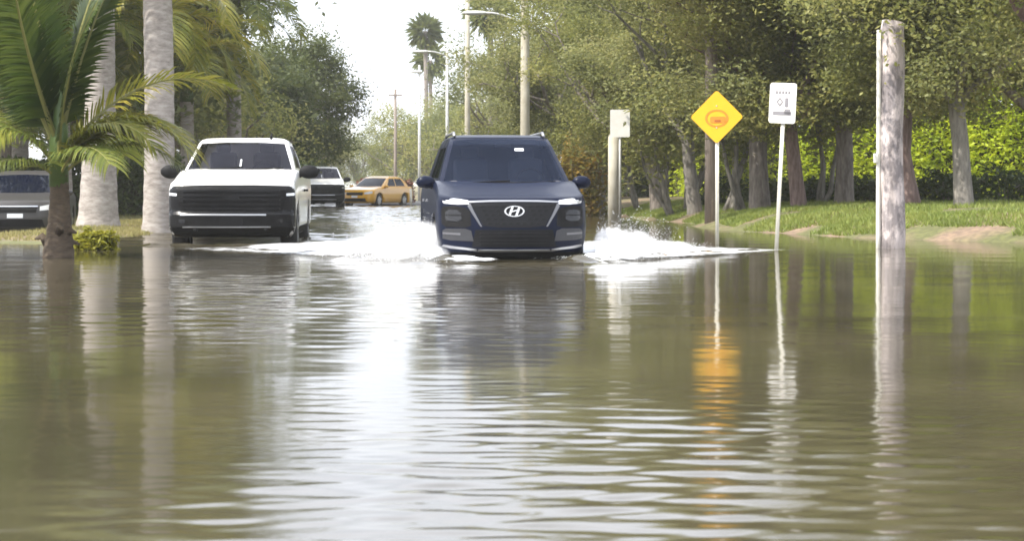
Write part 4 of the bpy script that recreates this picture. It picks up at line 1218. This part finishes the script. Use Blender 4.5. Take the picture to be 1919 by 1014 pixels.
# --- cars with three boxes: the far yellow car and the grey car parked at the left edge
def simple_car(name, loc, rz, paint, label, tall=0.0, cat="car"):
    t = empty(name, loc, rz, label, cat)
    B = Loft([(.18, .80, .12, 4.35, .10, 0), (.26, .86, .03, 4.45, .10, 0), (.42, .89, .0, 4.5, .10, 0), (.62, .895, .01, 4.5, .10, 0), (.74 + tall * .4, .885, .05, 4.48, .10, .10), (.80 + tall * .5, .85, .12, 4.44, .10, .14)], corner=.4, pw=4, tilt_y=1.3)
    V, F = B.mesh(.03); body = mk("body", V, F, paint, t); cut_arches(body, (.9, 3.5), .32, .89)
    z0 = .90 + tall * .5; z1 = 1.40 + tall
    G = Loft([(z0, .80, 1.15, 4.2, .14, 0), (z0 + (z1 - z0) * .5, .73, 1.65, 4.0, .13, 0), (z1 - .05, .64, 2.1, 3.6, .12, 0), (z1, .58, 2.3, 3.4, .1, 0)], corner=.15, pw=6, rc=.2)
    V, F = G.mesh(.03); mk("cabin", V, F, paint, t)
    za, zb = z0 + .05, z1 - .08
    patch("windshield", [(-.72, za), (0, za - .02), (.72, za), (.58, zb), (0, zb + .02), (-.58, zb)], G.front, 'f', .006, M['glass'], t)
    for ax, sg in (('r', 1), ('l', -1)):
        patch("side_window", [(1.85, za + .02), (2.7, za + .02), (2.7, zb - .02), (2.25, zb - .02)], G.side, ax, .005, M['glass'], t)
        patch("side_window", [(2.78, za + .02), (3.7, za + .02), (3.45, zb - .02), (2.78, zb - .02)], G.side, ax, .005, M['glass'], t)
        mirror_part(t, sg * .84, 1.45, z0 + .03, sg, paint, .9)
        for yy in (.9, 3.5): wheel(t, sg * .77, yy, .32, .2, sg)
        mm_ = (lambda p: p) if sg == 1 else mirror
        patch("headlight", mm_([(.50, .60), (.84, .64), (.85, .74), (.74, .74), (.50, .69)]), B.front, 'f', .010, M['lens'], t)
    patch("grille", [(-.42, .56), (.42, .56), (.46, .68), (-.46, .68)], B.front, 'f', .008, M['black_plastic'], t)
    patch("lower_intake", [(-.6, .26), (.6, .26), (.55, .42), (-.55, .42)], B.front, 'f', .008, M['black_plastic'], t)
    patch("chrome_strip", [(-.46, .685), (.46, .685), (.46, .705), (-.46, .705)], B.front, 'f', .012, M['chrome'], t)
    patch("number_plate", [(-.16, .45), (.16, .45), (.16, .54), (-.16, .54)], B.front, 'f', .014, M['paper'], t)
    return t
py_ = on_ground(664, 91)
simple_car("yellow_car", (py_.x, 91, -.06), R(-24), M['yellow_paint'], "small distant yellow car between the far pickup and reddish hedge", .05)
pg = on_ground(28, 40)
simple_car("parked_car", (pg.x, 40, -.20), R(8), M['grey_paint'], "dark grey car parked at the left edge behind the young palm", .03)

# ---------------------------------------------------------------- spray and foam thrown up by the suv
def spray(name, label, path, n, hmax, spreadw, vel, seed):
    """airborne drops along a bow wave, densest and highest at its root"""
    rg = np.random.default_rng(seed)
    p = np.array(path, dtype=float)
    f = rg.beta(.8, 2.0, n)
    base = np.stack([np.interp(f, np.linspace(0, 1, len(p)), p[:, k]) for k in range(2)], 1)
    h = hmax * (1 - f) ** 1.4 * rg.beta(1.0, 2.6, n) * (1 + .35 * np.sin(f * 23 + seed))
    base += rg.normal(size=(n, 2)) * (spreadw * (.4 + .6 * (1 - f)))[:, None] * .5
    base += np.array(vel) * (h / hmax)[:, None]
    C = np.stack([base[:, 0], base[:, 1], h + .01], 1)
    C = C[(np.abs(C[:, 0] - SUV_X) > 1.0) | (C[:, 2] < .05)]; n = len(C); f = f[:n]
    r = .0016 + .0075 * rg.beta(1, 6, n)
    O = np.array([(1, 0, 0), (-1, 0, 0), (0, 1, 0), (0, -1, 0), (0, 0, 1), (0, 0, -1)], dtype=float)
    st = np.ones((n, 1, 3)); st[:, 0, 2] = rg.uniform(.8, 1.8, n)
    V = C[:, None, :] + O[None] * r[:, None, None] * st
    T = np.array([(0, 2, 4), (2, 1, 4), (1, 3, 4), (3, 0, 4), (2, 0, 5), (1, 2, 5), (3, 1, 5), (0, 3, 5)])
    F = (np.arange(n)[:, None, None] * 6 + T[None]).reshape(-1, 3)
    o = mk(name, V.reshape(-1, 3), F, M['drop'], None, True)
    return tag(o, label, "water spray", kind="stuff")
m, nt, b = new_mat("drop"); M['drop'] = m
b.inputs["Base Color"].default_value = (.92, .93, .94, 1); b.inputs["Roughness"].default_value = .25
b.inputs["Subsurface Weight"].default_value = 0.0

def mist_mat(name, dens, seed):
    m = bpy.data.materials.new(name); m.use_nodes = True; nt = m.node_tree; nt.nodes.clear()
    out = nt.nodes.new("ShaderNodeOutputMaterial"); pv = nt.nodes.new("ShaderNodeVolumePrincipled")
    pv.inputs["Color"].default_value = (.985, .985, .99, 1); pv.inputs["Anisotropy"].default_value = 0.0
    tc = nt.nodes.new("ShaderNodeTexCoord")
    ln = nt.nodes.new("ShaderNodeVectorMath"); ln.operation = 'LENGTH'; nt.links.new(tc.outputs["Object"], ln.inputs[0])
    mr = nt.nodes.new("ShaderNodeMapRange"); mr.interpolation_type = 'SMOOTHSTEP'
    mr.inputs[1].default_value = 1.0; mr.inputs[2].default_value = .35; mr.inputs[3].default_value = 0; mr.inputs[4].default_value = 1
    nt.links.new(ln.outputs["Value"], mr.inputs[0])
    geo = nt.nodes.new("ShaderNodeNewGeometry")
    nz = nt.nodes.new("ShaderNodeTexNoise"); nz.inputs["Scale"].default_value = 5.5; nz.inputs["Detail"].default_value = 6
    nt.links.new(geo.outputs["Position"], nz.inputs["Vector"])
    m2 = nt.nodes.new("ShaderNodeMapRange"); m2.inputs[1].default_value = .40; m2.inputs[2].default_value = .62
    nt.links.new(nz.outputs[0], m2.inputs[0])
    mu = nt.nodes.new("ShaderNodeMath"); mu.operation = 'MULTIPLY'; nt.links.new(mr.outputs[0], mu.inputs[0]); nt.links.new(m2.outputs[0], mu.inputs[1])
    m3 = nt.nodes.new("ShaderNodeMath"); m3.operation = 'MULTIPLY'; m3.inputs[1].default_value = dens; nt.links.new(mu.outputs[0], m3.inputs[0])
    nt.links.new(m3.outputs[0], pv.inputs["Density"]); nt.links.new(pv.outputs[0], out.inputs["Volume"])
    return m
mist_m = mist_mat("spray_mist", 24.0, 1)
bm = bmesh.new(); bmesh.ops.create_icosphere(bm, subdivisions=3, radius=1.0); mist_me = bpy.data.meshes.new("mist"); bm.to_mesh(mist_me); bm.free(); mist_me.materials.append(mist_m)
def mist(parent, px, py, Y, r):
    c = at(px, py, Y)
    return link("mist", mist_me, parent, c, None, r)

# foam sheet riding on the water
def foam(name, parent, P, Q, w0, w1, h0, seed, mat, ns=60, nt_=22):
    rg = np.random.default_rng(seed)
    P = np.array(P); Q = np.array(Q); d = Q - P; L = np.hypot(*d); d = d / L; nrm = np.array([-d[1], d[0]])
    S, T = np.meshgrid(np.linspace(0, 1, ns), np.linspace(-1, 1, nt_), indexing='ij')
    W = w0 + (w1 - w0) * S
    X = P[0] + d[0] * S * L + nrm[0] * T * W; Y = P[1] + d[1] * S * L + nrm[1] * T * W
    den = np.clip((1 - np.abs(T) ** 1.6), 0, 1) * (1 - S) ** .55 * sstep(0, .06, S + .02)
    hh = h0 * den * (1 - S) ** 1.2 * (.75 + .25 * np.sin(S * 19 + T * 3 + seed) + .2 * np.sin(S * 41 + T * 7)) 
    Z = .012 + np.abs(hh) + .02 * den
    Hs = np.array([0.0])
    me = mesh_data(name, np.stack([X.ravel(), Y.ravel(), Z.ravel()], 1), grid_faces(ns, nt_), True, (mat,))
    at_ = me.attributes.new("coverage", 'FLOAT', 'POINT'); at_.data.foreach_set("value", den.ravel().astype(np.float32))
    return link(name, me, parent)
m, nt, b = new_mat("foam"); M['foam'] = m
b.inputs["Base Color"].default_value = (.90, .91, .92, 1); b.inputs["Roughness"].default_value = .6
an = nt.nodes.new("ShaderNodeAttribute"); an.attribute_name = "coverage"
geo = nt.nodes.new("ShaderNodeNewGeometry")
nz = nt.nodes.new("ShaderNodeTexNoise"); nz.inputs["Scale"].default_value = 5; nz.inputs["Detail"].default_value = 6; nz.inputs["Roughness"].default_value = .65
nt.links.new(geo.outputs["Position"], nz.inputs["Vector"])
ad = nt.nodes.new("ShaderNodeMath"); ad.operation = 'MULTIPLY_ADD'; ad.inputs[1].default_value = 0.95
nt.links.new(an.outputs["Fac"], ad.inputs[0]); nt.links.new(nz.outputs[0], ad.inputs[2])
mr = nt.nodes.new("ShaderNodeMapRange"); mr.interpolation_type = 'SMOOTHSTEP'; mr.inputs[1].default_value = .60; mr.inputs[2].default_value = 1.15
nt.links.new(ad.outputs[0], mr.inputs[0])
nt.links.new(mr.outputs[0], b.inputs["Alpha"])

# left splash
sl = spray("water_spray", "white spray thrown up on the left side of the dark suv", [(-.95, 23.2), (-1.3, 23.9), (-2.2, 25.2), (-3.3, 26.4)], 34000, .50, .6, (-.35, .1), 51)
for px, py, Y, r in ((792, 460, 24.2, (.42, .6, .34)), (745, 464, 24.6, (.52, .8, .30)), (695, 472, 25.2, (.62, .9, .22)), (850, 490, 22.9, (.36, .24, .075)), (785, 480, 23.4, (.42, .45, .18)), (630, 468, 26.4, (.8, .9, .13)), (555, 465, 28.2, (.9, .8, .08))):
    mist(sl, px, py, Y, r)
foam("foam", sl, (-.35, 22.7), (-4.6, 28.2), .42, .85, .07, 61, M['foam'])
foam("foam", sl, (-.9, 24.6), (-1.9, 33), .6, .9, .05, 62, M['foam'])
# right splash
sr = spray("water_spray", "white spray thrown up on the right side of the dark suv", [(1.05, 23.5), (1.5, 24.1), (2.4, 25.6), (3.2, 26.7)], 30000, .50, .5, (.35, .1), 52)
for px, py, Y, r in ((1146, 457, 24.9, (.26, .5, .25)), (1180, 462, 24.9, (.42, .6, .24)), (1240, 472, 25.3, (.55, .6, .17)), (1310, 473, 26.0, (.60, .5, .09)), (1150, 490, 23.6, (.40, .35, .12)), (1380, 471, 26.8, (.5, .4, .05))):
    mist(sr, px, py, Y, r)
foam("foam", sr, (.85, 22.9), (3.9, 27.4), .36, .42, .07, 63, M['foam'])
foam("foam", sr, (1.0, 24.6), (1.6, 32), .5, .8, .05, 64, M['foam'])

# ---------------------------------------------------------------- thin warm haze over the whole place
m = bpy.data.materials.new("haze_air"); m.use_nodes = True; nt = m.node_tree; nt.nodes.clear()
out = nt.nodes.new("ShaderNodeOutputMaterial"); pv = nt.nodes.new("ShaderNodeVolumePrincipled")
pv.inputs["Color"].default_value = (.93, .93, .90, 1); pv.inputs["Density"].default_value = 0.0005; pv.inputs["Anisotropy"].default_value = 0.2
nt.links.new(pv.outputs[0], out.inputs["Volume"])
o = MB().box((0, 1800, 8.0), (4200, 3500, 9.5)).build("haze", m)
tag(o, "thin pale haze in the humid air above the street", "haze", kind="stuff")
